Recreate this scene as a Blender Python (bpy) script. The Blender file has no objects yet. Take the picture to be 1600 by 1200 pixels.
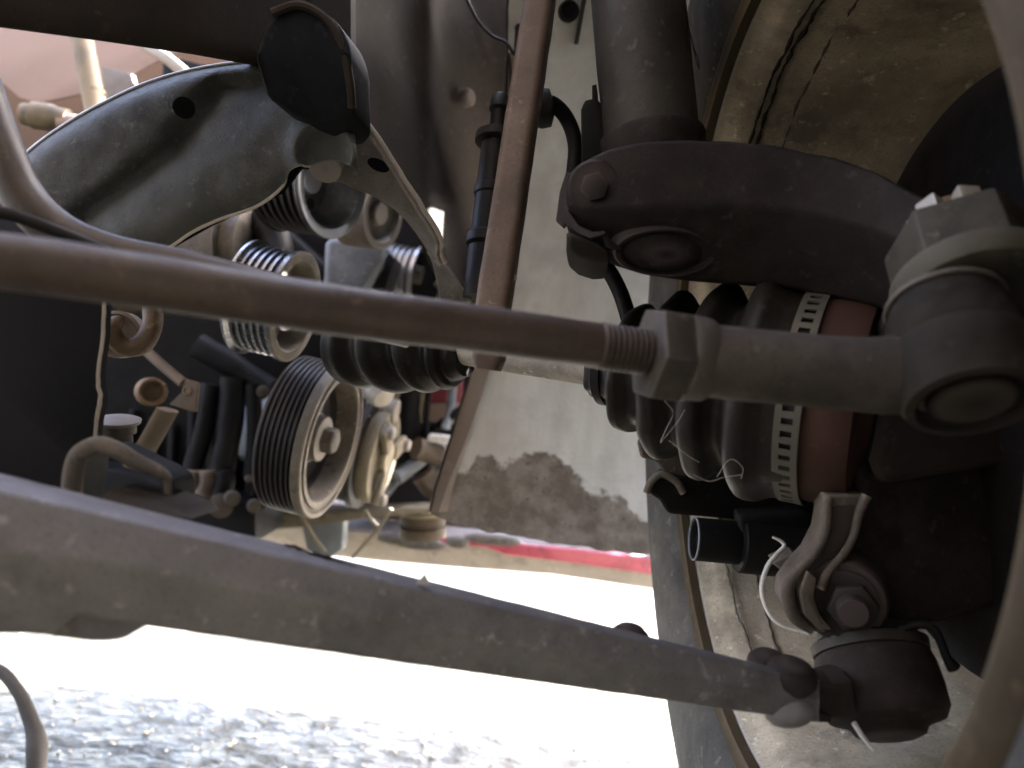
import bpy, bmesh, math, random
from mathutils import Vector as V, Matrix, noise
R = math.radians
random.seed(7)
sc = bpy.context.scene
COL = sc.collection

# ------------------------------------------------------------------ camera
FPX = 1209.0                      # focal length in pixels of a 1600 px wide frame
CAM_H, PITCH, ROLL = 0.31, R(9.0), R(-6.0)
cam = bpy.data.cameras.new('camera')
cam.sensor_width = 36.0
cam.lens = 36.0 * FPX / 1600.0
cam.clip_start, cam.clip_end = 0.01, 500.0
cam.dof.use_dof = True
cam.dof.focus_distance = 0.40
cam.dof.aperture_fstop = 7.5
camo = bpy.data.objects.new('camera', cam)
COL.objects.link(camo)
sc.camera = camo
# camera looks along +Y, pitched up, and rolled a little as the phone was held
ROT = Matrix.Rotation(R(90) + PITCH, 3, 'X') @ Matrix.Rotation(-ROLL, 3, 'Z')
camo.location = (0, 0, CAM_H)
camo.rotation_euler = ROT.to_euler()

# ------------------------------------------------------------------ light
SUN_EL, SUN_AZ = R(41), R(52)     # from the right front (azimuth from +Y towards +X)
w = bpy.data.worlds.new('World'); sc.world = w; w.use_nodes = True
nt = w.node_tree
for n in list(nt.nodes): nt.nodes.remove(n)
sky = nt.nodes.new('ShaderNodeTexSky'); sky.sky_type = 'NISHITA'; sky.sun_disc = False
sky.sun_elevation = SUN_EL; sky.sun_rotation = SUN_AZ
sky.dust_density = 4.0; sky.air_density = 0.7; sky.ozone_density = 0.5
bg = nt.nodes.new('ShaderNodeBackground'); bg.inputs['Strength'].default_value = 0.15
out = nt.nodes.new('ShaderNodeOutputWorld')
nt.links.new(sky.outputs[0], bg.inputs[0]); nt.links.new(bg.outputs[0], out.inputs[0])
sun = bpy.data.lights.new('sun', 'SUN'); sun.energy = 5.0; sun.angle = R(0.6); sun.color = (1.0, 0.965, 0.92)
suno = bpy.data.objects.new('sun', sun); COL.objects.link(suno)
sdir = V((math.sin(SUN_AZ) * math.cos(SUN_EL), math.cos(SUN_AZ) * math.cos(SUN_EL), math.sin(SUN_EL)))
suno.rotation_euler = sdir.to_track_quat('Z', 'Y').to_euler()
suno.location = sdir * 20
sc.view_settings.view_transform = 'Standard'
sc.view_settings.look = 'None'
sc.view_settings.exposure = 4.5
sc.view_settings.gamma = 1.0
sc.view_settings.use_curve_mapping = False
sc.cycles.max_bounces = 12
sc.cycles.diffuse_bounces = 8
sc.cycles.use_denoising = True
sc.cycles.sample_clamp_indirect = 6.0
sc.cycles.caustics_reflective = False
sc.cycles.caustics_refractive = False

# ------------------------------------------------------------------ helpers
CAMP = V((0, 0, CAM_H))
def D(x, y, z):                       # right, forward, up as the lens sees them -> world direction
    return ROT @ V((x, z, -y))
def F(x, y, z):
    return CAMP + D(x, y, z)
def C(u, v, d):                       # picture point and its distance -> world point
    return F((u - 800) / FPX * d, d, (600 - v) / FPX * d)
def px(n, d): return n * d / FPX      # size of n pixels at distance d
def lerp(a, b, t): return a + (b - a) * t
def spline(pts, n):
    """Catmull-Rom through points (Vectors or tuples) -> n+1 Vectors"""
    P = [V(p) for p in pts]
    m = len(P) - 1
    o = []
    for i in range(n + 1):
        s = i / n * m; k = min(int(s), m - 1); t = s - k
        p0 = P[k - 1] if k > 0 else P[k] * 2 - P[k + 1]
        p1, p2 = P[k], P[k + 1]
        p3 = P[k + 2] if k + 2 <= m else P[k + 1] * 2 - P[k]
        o.append(0.5 * ((2 * p1) + (p2 - p0) * t + (2 * p0 - 5 * p1 + 4 * p2 - p3) * t * t + (3 * p1 - p0 - 3 * p2 + p3) * t ** 3))
    return o
def perp(a):
    a = a.normalized()
    h = V((0, 0, 1)) if abs(a.z) < .9 else V((0, 1, 0))
    x = h.cross(a).normalized()
    return x, a.cross(x).normalized()

class MB:
    def __init__(s): s.v = []; s.f = []
    def add(s, vs, fs):
        k = len(s.v); s.v += [V(p) for p in vs]; s.f += [tuple(i + k for i in f) for f in fs]; return s
    def rings(s, rings, caps=True, close=False):
        n = len(rings[0]); k = len(s.v)
        for r in rings: s.v += [V(p) for p in r]
        m = len(rings)
        for i in range(m - 1 + (1 if close else 0)):
            a = k + i * n; b = k + ((i + 1) % m) * n
            for j in range(n):
                j2 = (j + 1) % n
                s.f.append((a + j, a + j2, b + j2, b + j))
        if caps and not close:
            s.f.append(tuple(k + j for j in range(n))[::-1])
            s.f.append(tuple(k + (m - 1) * n + j for j in range(n)))
        return s
    def tube(s, pts, r, n=16, caps=True, flat=1.0, up=None, wob=0.0, seed=0.0):
        """sweep a round (or flattened) section along pts; r number or list"""
        P = [V(p) for p in pts]; m = len(P)
        rr = r if isinstance(r, (list, tuple)) else [r] * m
        if len(rr) != m:
            L = len(rr) - 1
            rr = [lerp(rr[min(int(i / (m - 1) * L), L - 1)], rr[min(int(i / (m - 1) * L), L - 1) + 1], i / (m - 1) * L - min(int(i / (m - 1) * L), L - 1)) for i in range(m)]
        rings = []; x = None
        for i in range(m):
            t = (P[min(i + 1, m - 1)] - P[max(i - 1, 0)]).normalized()
            if x is None:
                x = (up - t * up.dot(t)).normalized() if up else perp(t)[0]
            else:
                x = (x - t * x.dot(t)).normalized()
            y = t.cross(x)
            ring = []
            for j in range(n):
                a = 2 * math.pi * j / n
                q = rr[i]
                if wob:
                    q *= 1 + wob * noise.noise(P[i] * 60 + V((math.cos(a), math.sin(a), seed)) * 1.3)
                ring.append(P[i] + x * (math.cos(a) * q) + y * (math.sin(a) * q * flat))
            rings.append(ring)
        return s.rings(rings, caps)
    def lathe(s, o, axis, prof, n=48, caps=True, wob=0.0, seed=0.0):
        a = axis.normalized(); x, y = perp(a)
        rings = []
        for t, r in prof:
            ring = []
            for j in range(n):
                g = 2 * math.pi * j / n
                q = r
                if wob: q += wob * noise.noise(V((math.cos(g) * 2, math.sin(g) * 2, t * 40 + seed)))
                ring.append(o + a * t + x * (math.cos(g) * q) + y * (math.sin(g) * q))
            rings.append(ring)
        return s.rings(rings, caps)
    def prism(s, pts, off):
        P = [V(p) for p in pts]; n = len(P); off = V(off)
        k = len(s.v); s.v += P + [p + off for p in P]
        s.f.append(tuple(range(k, k + n))); s.f.append(tuple(range(k + 2 * n - 1, k + n - 1, -1)))
        for j in range(n):
            j2 = (j + 1) % n
            s.f.append((k + j, k + n + j, k + n + j2, k + j2))
        return s
    def box(s, c, hx, hy, hz):         # half-extent vectors
        vs = [c + hx * a + hy * b + hz * e for a in (-1, 1) for b in (-1, 1) for e in (-1, 1)]
        return s.add(vs, [(0, 1, 3, 2), (4, 6, 7, 5), (0, 4, 5, 1), (2, 3, 7, 6), (0, 2, 6, 4), (1, 5, 7, 3)])
    def hexa(s, o, axis, r, h, cham=0.12, spin=0.0):
        a = axis.normalized(); x, y = perp(a)
        rings = []
        for t, q in ((0, r), (h * (1 - cham), r), (h, r * (1 - cham))):
            rings.append([o + a * t + x * math.cos(g + spin) * q + y * math.sin(g + spin) * q for g in [k * math.pi / 3 for k in range(6)]])
        return s.rings(rings)
    def sheet(s, fn, n, m, th):
        """fn(s,t)->point; grid n x m with real thickness th (vector or function)"""
        k = len(s.v)
        for lay in (0, 1):
            for i in range(n + 1):
                for j in range(m + 1):
                    p = fn(i / n, j / m)
                    s.v.append(p + (th(i / n, j / m) if callable(th) else th) * lay)
        g = lambda l, i, j: k + l * (n + 1) * (m + 1) + i * (m + 1) + j
        for i in range(n):
            for j in range(m):
                s.f.append((g(0, i, j), g(0, i, j + 1), g(0, i + 1, j + 1), g(0, i + 1, j)))
                s.f.append((g(1, i, j), g(1, i + 1, j), g(1, i + 1, j + 1), g(1, i, j + 1)))
        for i in range(n):
            s.f.append((g(0, i, 0), g(0, i + 1, 0), g(1, i + 1, 0), g(1, i, 0)))
            s.f.append((g(0, i, m), g(1, i, m), g(1, i + 1, m), g(0, i + 1, m)))
        for j in range(m):
            s.f.append((g(0, 0, j), g(1, 0, j), g(1, 0, j + 1), g(0, 0, j + 1)))
            s.f.append((g(0, n, j), g(0, n, j + 1), g(1, n, j + 1), g(1, n, j)))
        return s
    def loft(s, secs, n=8, rad=0.3):
        """each section: 4 corners in order -> rounded quad ring"""
        rings = []
        for c in secs:
            c = [V(p) for p in c]; ring = []
            for k in range(len(c)):
                p, a, b = c[k], c[k - 1], c[(k + 1) % len(c)]
                p0 = p.lerp(a, rad * 0.5); p1 = p.lerp(b, rad * 0.5)
                for j in range(n + 1):
                    t = j / n
                    ring.append(p0 * (1 - t) ** 2 + p * 2 * t * (1 - t) + p1 * t * t)
            rings.append(ring)
        return s.rings(rings)

def thing(name, label, cat, base, group=None):
    o = bpy.data.objects.new(name, None); COL.objects.link(o)
    o.location = base; o.empty_display_size = 0.02
    o['label'] = label; o['category'] = cat
    if group: o['group'] = group
    return o
def part(name, mb, m, parent=None, bevel=0.0, angle=35, subdiv=0, seg=2, label=None, jag=0.0, smooth=True):
    base = V((0, 0, 0)); q = parent
    while q is not None:
        base += q.location; q = q.parent
    if parent is None:
        lo = min(mb.v, key=lambda p: p.z).z
        cx = sum(p.x for p in mb.v) / len(mb.v); cy = sum(p.y for p in mb.v) / len(mb.v)
        org = V((cx, cy, lo))
    else:
        org = sum(mb.v, V((0, 0, 0))) / len(mb.v)
    me = bpy.data.meshes.new(name)
    me.from_pydata([p - org for p in mb.v], [], mb.f)
    bm = bmesh.new(); bm.from_mesh(me)
    bmesh.ops.recalc_face_normals(bm, faces=bm.faces)
    if subdiv:
        bmesh.ops.subdivide_edges(bm, edges=bm.edges[:], cuts=subdiv, use_grid_fill=True)
    if bevel:
        es = [e for e in bm.edges if len(e.link_faces) == 2 and e.calc_face_angle(0) > R(angle)]
        bmesh.ops.bevel(bm, geom=es, offset=bevel, segments=seg, affect='EDGES', clamp_overlap=True, profile=0.6)
    if jag:
        for vx in bm.verts:
            vx.co += noise.noise_vector((vx.co + org) * 90) * jag
    bm.to_mesh(me); bm.free()
    if smooth:
        me.shade_smooth(); me.set_sharp_from_angle(angle=R(38))
    me.materials.append(m)
    o = bpy.data.objects.new(name, me); COL.objects.link(o)
    o.parent = parent; o.location = org - base
    if label: o['label'] = label
    return o
def solo(name, label, cat, mb, m, group=None, **k):
    o = part(name, mb, m, None, **k)
    o['label'] = label; o['category'] = cat
    if group: o['group'] = group
    return o
def struct(name, mb, m, kind='structure', **k):
    o = part(name, mb, m, None, **k); o['kind'] = kind; return o
def cut(o, cutters):
    """drill real holes: boolean-difference temporary cutter meshes out of o"""
    for mb in cutters:
        me = bpy.data.meshes.new('cutter'); me.from_pydata(mb.v, [], mb.f)
        bm = bmesh.new(); bm.from_mesh(me); bmesh.ops.recalc_face_normals(bm, faces=bm.faces); bm.to_mesh(me); bm.free()
        c = bpy.data.objects.new('cutter', me); COL.objects.link(c)
        md = o.modifiers.new('b', 'BOOLEAN'); md.object = c; md.operation = 'DIFFERENCE'; md.solver = 'EXACT'
        bpy.context.view_layer.update()
        dg = bpy.context.evaluated_depsgraph_get()
        nm = bpy.data.meshes.new_from_object(o.evaluated_get(dg))
        o.modifiers.clear()
        old = o.data; o.data = nm; nm.name = old.name
        bpy.data.objects.remove(c); bpy.data.meshes.remove(me)
        nm.shade_smooth(); nm.set_sharp_from_angle(angle=R(38))

# ------------------------------------------------------------------ materials
MATS = {}
def mat(name, c1, c2=None, rough=0.6, metal=0.0, scale=60, bump=0.25, fine=900, c3=None, amt=0.5, spec=0.4, rvar=0.15, c3s=25, c3t=0.58, dist=0.0010, coat=0, grime=0.5):
    m = bpy.data.materials.new(name); m.use_nodes = True
    t = m.node_tree; N = t.nodes; L = t.links
    b = N['Principled BSDF']
    tc = N.new('ShaderNodeTexCoord')
    def nz(s, det=6, rg=0.6):
        n = N.new('ShaderNodeTexNoise'); n.inputs['Scale'].default_value = s; n.inputs['Detail'].default_value = det
        n.inputs['Roughness'].default_value = rg; L.new(tc.outputs['Object'], n.inputs['Vector']); return n
    def ramp(src, lo, hi):
        r = N.new('ShaderNodeMapRange'); r.inputs['From Min'].default_value = lo; r.inputs['From Max'].default_value = hi
        L.new(src, r.inputs['Value']); return r.outputs[0]
    def mix(f, a, bb):
        x = N.new('ShaderNodeMix'); x.data_type = 'RGBA'
        if isinstance(f, float): x.inputs['Factor'].default_value = f
        else: L.new(f, x.inputs['Factor'])
        for s, val in (('A', a), ('B', bb)):
            sock = [i for i in x.inputs if i.name == s and i.type == 'RGBA'][0]
            if isinstance(val, tuple): sock.default_value = (*val, 1)
            else: L.new(val, sock)
        return [o for o in x.outputs if o.type == 'RGBA'][0]
    n1 = nz(scale, 8, 0.65)
    f1 = ramp(n1.outputs['Fac'], 0.5 - amt * 0.35, 0.5 + amt * 0.35)
    c2 = c2 or tuple(x * 0.6 for x in c1)
    col = mix(f1, c1, c2)
    n3 = nz(fine, 3, 0.6)
    col = mix(ramp(n3.outputs['Fac'], 0.56, 0.75), col, tuple(x * 0.7 for x in c2))
    if c3:
        n4 = nz(c3s, 10, 0.72)
        col = mix(ramp(n4.outputs['Fac'], c3t, c3t + 0.08), col, c3)
    if grime:
        n5 = nz(22, 9, 0.7)
        col = mix(ramp(n5.outputs['Fac'], 0.50, 0.66), col, tuple(x * (1 - grime) for x in c1))
        n6 = nz(150, 5, 0.65)
        col = mix(ramp(n6.outputs['Fac'], 0.60, 0.70), col, tuple(min(.8, x * (1 + .9 * grime) + .004) for x in c1))
        gm = N.new('ShaderNodeNewGeometry')
        col = mix(ramp(gm.outputs['Pointiness'], 0.53, 0.62), col, tuple(min(.8, x * 1.8 + .01) for x in c1))
    L.new(col, b.inputs['Base Color'])
    rr = N.new('ShaderNodeMapRange'); rr.inputs['To Min'].default_value = max(0.05, rough - rvar); rr.inputs['To Max'].default_value = min(1, rough + rvar)
    L.new(n1.outputs['Fac'], rr.inputs['Value']); L.new(rr.outputs[0], b.inputs['Roughness'])
    b.inputs['Metallic'].default_value = metal
    b.inputs['Specular IOR Level'].default_value = spec
    b.inputs['Coat Weight'].default_value = coat
    ad = N.new('ShaderNodeMath'); ad.operation = 'ADD'
    ml = N.new('ShaderNodeMath'); ml.operation = 'MULTIPLY'; ml.inputs[1].default_value = 0.45
    L.new(n3.outputs['Fac'], ml.inputs[0]); L.new(ml.outputs[0], ad.inputs[0]); L.new(n1.outputs['Fac'], ad.inputs[1])
    bp = N.new('ShaderNodeBump'); bp.inputs['Strength'].default_value = bump; bp.inputs['Distance'].default_value = dist
    L.new(ad.outputs[0], bp.inputs['Height']); L.new(bp.outputs[0], b.inputs['Normal'])
    MATS[name] = m
    return m

M_rod = mat('rod_brown_steel', (0.0761, 0.0554, 0.0454), (0.0430, 0.0310, 0.0256), .5, 0, 50, .35, c3=(0.1156, 0.0880, 0.0703), c3s=40, c3t=.6, spec=.35)
M_tre = mat('tie_end_steel', (0.1032, 0.0922, 0.0833), (0.0597, 0.0506, 0.0454), .6, .1, 45, .3, spec=.2)
M_eye = mat('eye_steel', (0.0780, 0.0711, 0.0574), (0.0459, 0.0413, 0.0330), .65, 0, 40, .3, spec=.2)
M_joint = mat('joint_dark', (0.0324, 0.0281, 0.0240), (0.0188, 0.0165, 0.0140), .65, 0, 45, .3, c3=(0.0587, 0.0515, 0.0423), c3s=22, c3t=.58, spec=.08)
M_dust = mat('dusty_cast', (0.1552, 0.1336, 0.1160), (0.0712, 0.0624, 0.0552), .75, 0, 60, .5, c3=(0.2384, 0.2024, 0.1736), c3s=30, c3t=.6, spec=.2)
M_arm = mat('arm_black_paint', (0.0328, 0.0262, 0.0252), (0.0197, 0.0168, 0.0160), .6, 0, 45, .3, c3=(0.0542, 0.0476, 0.0420), c3s=28, c3t=.6, spec=.12)
M_strut = mat('strut_paint', (0.060, 0.055, 0.049), (0.038, 0.035, 0.031), .5, .0, 30, .3, c3=(0.101, 0.089, 0.082), c3s=22, c3t=.62, spec=.22)
M_lca = mat('control_arm_paint', (0.2136, 0.2057, 0.2209), (0.1384, 0.1365, 0.1485), .55, 0, 35, .3, c3=(0.2916, 0.2646, 0.2639), c3s=18, c3t=.6, spec=.2)
M_bracket = mat('bracket_paint', (0.1263, 0.1320, 0.1305), (0.0720, 0.0750, 0.0783), .62, .0, 55, .7, c3=(0.1789, 0.1752, 0.1637), c3s=60, c3t=.62, dist=.0035, spec=.12, grime=.25)
M_flange = mat('flange_grey', (0.1898, 0.1733, 0.1613), (0.1237, 0.1117, 0.1035), .7, 0, 80, .5)
M_black = mat('black_rubber', (0.010, 0.009, 0.009), (0.006, 0.006, 0.006), .5, 0, 60, .25, spec=.12, grime=.2)
M_boot = mat('boot_rubber', (0.0214, 0.0182, 0.0150), (0.0107, 0.0093, 0.0078), .5, 0, 40, .3, c3=(0.0464, 0.0393, 0.0314), c3s=20, c3t=.56, spec=.35)
M_iboot = mat('inner_boot_rubber', (0.0132, 0.0114, 0.0096), (0.0072, 0.0066, 0.0060), .35, 0, 40, .3, c3=(0.0360, 0.0270, 0.0180), c3s=22, c3t=.62, spec=.12)
M_band = mat('clamp_band', (0.0661, 0.0624, 0.0514), (0.0367, 0.0343, 0.0281), .5, .3, 80, .2)
M_redcv = mat('cv_red_brown', (0.0598, 0.0302, 0.0234), (0.0365, 0.0198, 0.0161), .65, 0, 50, .3, spec=.2)
M_shaft = mat('shaft_grey', (0.460, 0.431, 0.402), (0.276, 0.253, 0.230), .6, .1, 60, .5, c3=(0.081, 0.063, 0.055), c3s=70, c3t=.57)
M_liner = None
M_rustlip = mat('rusty_lip', (.135, .108, .085), (.075, .06, .048), .85, 0, 60, .8, c3=(.22, .19, .16), c3s=50, c3t=.55, spec=.15)
M_rim = mat('rim_barrel', (0.6702, 0.5920, 0.4507), (0.4097, 0.3591, 0.2722), .85, 0, 30, .5, fine=700, c3=(0.2792, 0.2427, 0.1876), c3s=14, c3t=.54, spec=.15)
M_lip = mat('rim_lip', (0.0749, 0.0579, 0.0364), (0.0437, 0.0339, 0.0215), .8, 0, 60, .4, spec=.15)
M_tyre = mat('tyre_rubber', (0.115, 0.110, 0.098), (0.050, 0.048, 0.046), .75, 0, 26, .4, c3=(0.170, 0.161, 0.142), c3s=14, c3t=.54, spec=.2)
M_shield = mat('dust_shield', (0.0120, 0.0100, 0.0100), (0.0080, 0.0080, 0.0080), .7, 0, 60, .2, spec=.12)
M_link = mat('link_brown', (0.1363, 0.0950, 0.0715), (0.0716, 0.0500, 0.0395), .5, .0, 40, .3, c3=(0.1834, 0.1451, 0.1094), c3s=35, c3t=.6)
M_rail = mat('rail_dark', (0.0200, 0.0154, 0.0120), (0.0125, 0.0099, 0.0080), .75, 0, 18, .35, c3=(0.0300, 0.0220, 0.0180), c3s=10, c3t=.6, spec=.12)
M_plate = mat('subframe_dark', (0.0090, 0.0090, 0.0120), (0.0045, 0.0075, 0.0090), .7, 0, 40, .2, spec=.12)
M_edge = mat('torn_edge', (.33, .30, .27), (.2, .18, .16), .7, 0, 90, .4)
M_bar = mat('stab_bar', (0.0525, 0.0345, 0.0232), (0.0285, 0.0203, 0.0150), .4, 0, 50, .25, spec=.3)
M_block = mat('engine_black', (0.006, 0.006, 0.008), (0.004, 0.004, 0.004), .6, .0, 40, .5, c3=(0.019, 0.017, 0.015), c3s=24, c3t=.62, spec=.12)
M_castbrown = mat('cast_oily', (0.1200, 0.0960, 0.0660), (0.0360, 0.0288, 0.0216), .4, .2, 70, .9, dist=.002)
M_alu = mat('aluminium', (0.3360, 0.3440, 0.3600), (0.2000, 0.2040, 0.2160), .32, .7, 60, .2)
M_darkalu = mat('dark_aluminium', (.30, .31, .33), (.10, .10, .11), .28, .85, 60, .2)
M_dirtyalu = mat('dirty_aluminium', (0.2520, 0.2380, 0.2170), (0.1400, 0.1330, 0.1190), .5, .3, 50, .35, c3=(0.0980, 0.0770, 0.0560), c3s=40, c3t=.58)
M_groove = mat('pulley_black', (0.0112, 0.0088, 0.0088), (0.0064, 0.0056, 0.0056), .5, .1, 50, .2)
M_pface = mat('pulley_face', (0.1794, 0.1604, 0.1397), (0.1032, 0.0900, 0.0760), .65, .1, 50, .35, c3=(0.0543, 0.0467, 0.0395), c3s=60, c3t=.56, spec=.25)
M_cream = mat('cream_cast', (0.2082, 0.1833, 0.1374), (0.1333, 0.1166, 0.0875), .65, 0, 60, .4, c3=(0.0666, 0.0541, 0.0416), c3s=70, c3t=.57)
M_greyblue = mat('grey_blue_plastic', (.17, .19, .22), (.10, .115, .135), .5, 0, 60, .2)
M_rusty = mat('rusty_hook', (0.1200, 0.0780, 0.0450), (0.0540, 0.0360, 0.0240), .6, .2, 70, .5)
M_pink = mat('primer_pink', (0.1963, 0.1428, 0.1178), (0.1571, 0.1142, 0.0964), .7, 0, 12, .3, c3=(0.1000, 0.0714, 0.0571), c3s=60, c3t=.66)
M_yel = mat('yellow_dirt', (0.1920, 0.1600, 0.1040), (0.1200, 0.1000, 0.0720), .7, 0, 50, .4, c3=(0.1120, 0.1120, 0.1200), c3s=40, c3t=.52)
M_red = mat('red_paint', (.66, .13, .20), (.58, .10, .16), .25, 0, 20, .05, coat=.6)
M_maroon = mat('maroon_paint', (.17, .03, .045), (.11, .022, .03), .4, 0, 20, .1)
M_bump = mat('bumper_plastic', (0.4950, 0.4500, 0.4387), (0.3712, 0.3375, 0.3262), .7, 0, 20, .2)
M_white = mat('white_plastic', (.75, .74, .70), (.6, .59, .55), .4, 0, 60, .1)
M_bolt = mat('bolt_steel', (0.3640, 0.3315, 0.2795), (0.1820, 0.1625, 0.1365), .5, .4, 90, .4)
M_cable = mat('cable_grey', (0.0648, 0.0567, 0.0500), (0.0405, 0.0351, 0.0311), .7, 0, 40, .4)
M_floor = mat('underseal', (.035, .032, .03), (.022, .02, .019), .85, 0, 30, .4, spec=.12)
M_brown = mat('tan_rust_bracket', (0.1000, 0.0775, 0.0600), (0.0550, 0.0440, 0.0350), .7, 0, 60, .4)

# fender liner: pale paint with streaks, a wet mud patch on its lower part
def liner_mat():
    m = bpy.data.materials.new('liner_paint'); m.use_nodes = True
    t = m.node_tree; N = t.nodes; L = t.links; b = N['Principled BSDF']
    tc = N.new('ShaderNodeTexCoord')
    def nz(s, det, vec=None, rg=.6):
        n = N.new('ShaderNodeTexNoise'); n.inputs['Scale'].default_value = s; n.inputs['Detail'].default_value = det; n.inputs['Roughness'].default_value = rg
        L.new(vec if vec else tc.outputs['Object'], n.inputs['Vector']); return n.outputs['Fac']
    def mr(src, a, bb, c=0., d=1.):
        r = N.new('ShaderNodeMapRange'); r.inputs[1].default_value = a; r.inputs[2].default_value = bb; r.inputs[3].default_value = c; r.inputs[4].default_value = d
        L.new(src, r.inputs[0]); return r.outputs[0]
    def mix(f, a, bb):
        x = N.new('ShaderNodeMix'); x.data_type = 'RGBA'; L.new(f, x.inputs['Factor'])
        for s, val in (('A', a), ('B', bb)):
            sock = [i for i in x.inputs if i.name == s and i.type == 'RGBA'][0]
            if isinstance(val, tuple): sock.default_value = (*val, 1)
            else: L.new(val, sock)
        return [o for o in x.outputs if o.type == 'RGBA'][0]
    def mth(op, a, bb):
        x = N.new('ShaderNodeMath'); x.operation = op
        for i, val in enumerate((a, bb)):
            if isinstance(val, (int, float)): x.inputs[i].default_value = val
            else: L.new(val, x.inputs[i])
        return x.outputs[0]
    mp = N.new('ShaderNodeMapping'); mp.inputs['Scale'].default_value = (1, 1, .12); L.new(tc.outputs['Object'], mp.inputs['Vector'])
    streak = nz(45, 4, mp.outputs[0])
    col = mix(mr(streak, .35, .65), (.64, .635, .60), (.53, .52, .49))
    col = mix(mr(nz(22, 6), .5, .7), col, (.48, .47, .44))
    # mud: bounded above by a lumpy line falling to the right
    vc = N.new('ShaderNodeAttribute'); vc.attribute_name = 'mud'
    lump = nz(34, 3)
    lump2 = nz(160, 3)
    e = mth('ADD', vc.outputs['Fac'], mth('ADD', mth('MULTIPLY', mth('SUBTRACT', lump, .5), 1.9), mth('MULTIPLY', mth('SUBTRACT', lump2, .5), .25)))
    mask = mr(e, -.03, .14)
    mudc = mix(mr(nz(60, 6), .4, .62), (.15, .128, .105), (.26, .235, .205))
    mudc = mix(mr(nz(200, 4), .6, .68), mudc, (.10, .085, .07))
    col = mix(mask, col, mudc)
    L.new(col, b.inputs['Base Color'])
    L.new(mr(mask, 0, 1, .6, .42), b.inputs['Roughness'])
    h = mth('ADD', mth('MULTIPLY', nz(70, 6), mth('ADD', mask, .04)), mth('MULTIPLY', nz(220, 3), .25))
    bp = N.new('ShaderNodeBump'); bp.inputs['Strength'].default_value = .5; bp.inputs['Distance'].default_value = .002
    L.new(h, bp.inputs['Height']); L.new(bp.outputs[0], b.inputs['Normal'])
    return m
M_liner = liner_mat()

def ground_mat():
    m = bpy.data.materials.new('gritty_concrete'); m.use_nodes = True
    t = m.node_tree; N = t.nodes; L = t.links; b = N['Principled BSDF']
    tc = N.new('ShaderNodeTexCoord')
    def nz(s, det): 
        n = N.new('ShaderNodeTexNoise'); n.inputs['Scale'].default_value = s; n.inputs['Detail'].default_value = det; L.new(tc.outputs['Object'], n.inputs['Vector']); return n.outputs['Fac']
    def mr(src, a, bb):
        r = N.new('ShaderNodeMapRange'); r.inputs[1].default_value = a; r.inputs[2].default_value = bb; L.new(src, r.inputs[0]); return r.outputs[0]
    cr = N.new('ShaderNodeMix'); cr.data_type = 'RGBA'; L.new(mr(nz(9, 8), .35, .65), cr.inputs['Factor'])
    cr.inputs[6].default_value = (.08, .072, .052, 1); cr.inputs[7].default_value = (.034, .031, .023, 1)
    c2 = N.new('ShaderNodeMix'); c2.data_type = 'RGBA'; L.new(mr(nz(120, 5), .55, .7), c2.inputs['Factor'])
    L.new(cr.outputs[2], c2.inputs[6]); c2.inputs[7].default_value = (.02, .018, .011, 1)
    L.new(c2.outputs[2], b.inputs['Base Color'])
    b.inputs['Specular IOR Level'].default_value = .10
    rr = N.new('ShaderNodeMapRange'); rr.inputs[1].default_value = .42; rr.inputs[2].default_value = .62; rr.inputs[3].default_value = .12; rr.inputs[4].default_value = .6
    L.new(nz(28, 4), rr.inputs[0]); L.new(rr.outputs[0], b.inputs['Roughness'])
    bp = N.new('ShaderNodeBump'); bp.inputs['Strength'].default_value = .9; bp.inputs['Distance'].default_value = .014
    L.new(nz(75, 9), bp.inputs['Height']); L.new(bp.outputs[0], b.inputs['Normal'])
    return m
M_ground = ground_mat()

# ================================================================== SETTING
g = MB()
def gp(x, y):
    return V((x, y, 0.006 * noise.noise(V((x * 3, y * 3, 1))) + .004 * noise.noise(V((x * 14, y * 14, 2)))))
xs = [-120, -30, -8, -3] + [-2 + .05 * i for i in range(81)] + [3, 8, 30, 120]
ys = [-60, -20, -6, -2, -1, 0] + [.3 + .05 * i for i in range(55)] + [3.6, 5, 9, 20, 60, 200]
k = {}
for i, x in enumerate(xs):
    for j, y in enumerate(ys):
        k[i, j] = len(g.v); g.v.append(gp(x, y) if abs(x) < 2.1 and 0 < y < 3.2 else V((x, y, 0)))
for i in range(len(xs) - 1):
    for j in range(len(ys) - 1):
        g.f.append((k[i, j], k[i + 1, j], k[i + 1, j + 1], k[i, j + 1]))
struct('ground', g, M_ground)

# grit lying on the ground
gr = MB()
for i in range(2600):
    y = .55 + random.random() ** 1.5 * 1.6; x = random.uniform(-1.3, .7) * (y * .75 + .2)
    s = random.uniform(.0012, .0048) if random.random() < .2 else random.uniform(.001, .0025)
    o = gp(x, y) + V((0, 0, s * .4))
    a = random.uniform(0, 6.28)
    vs = []
    for q in range(5):
        an = a + q * 1.2566
        vs.append(o + V((math.cos(an) * s * random.uniform(.7, 1.3), math.sin(an) * s * random.uniform(.7, 1.3), random.uniform(-.3, .2) * s)))
    vs += [o + V((random.uniform(-.3, .3) * s, random.uniform(-.3, .3) * s, s * random.uniform(.5, 1.0))), o - V((0, 0, s * .7))]
    gr.add(vs, [(q, (q + 1) % 5, 5) for q in range(5)] + [((q + 1) % 5, q, 6) for q in range(5)])
M_grit = mat('grit', (.34, .29, .21), (.20, .17, .12), .22, 0, 30, .1, spec=.8)
go = struct('grit', gr, M_grit, kind='stuff', smooth=False)
go['label'] = 'loose bright grit scattered on the ground under the car'; 

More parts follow.
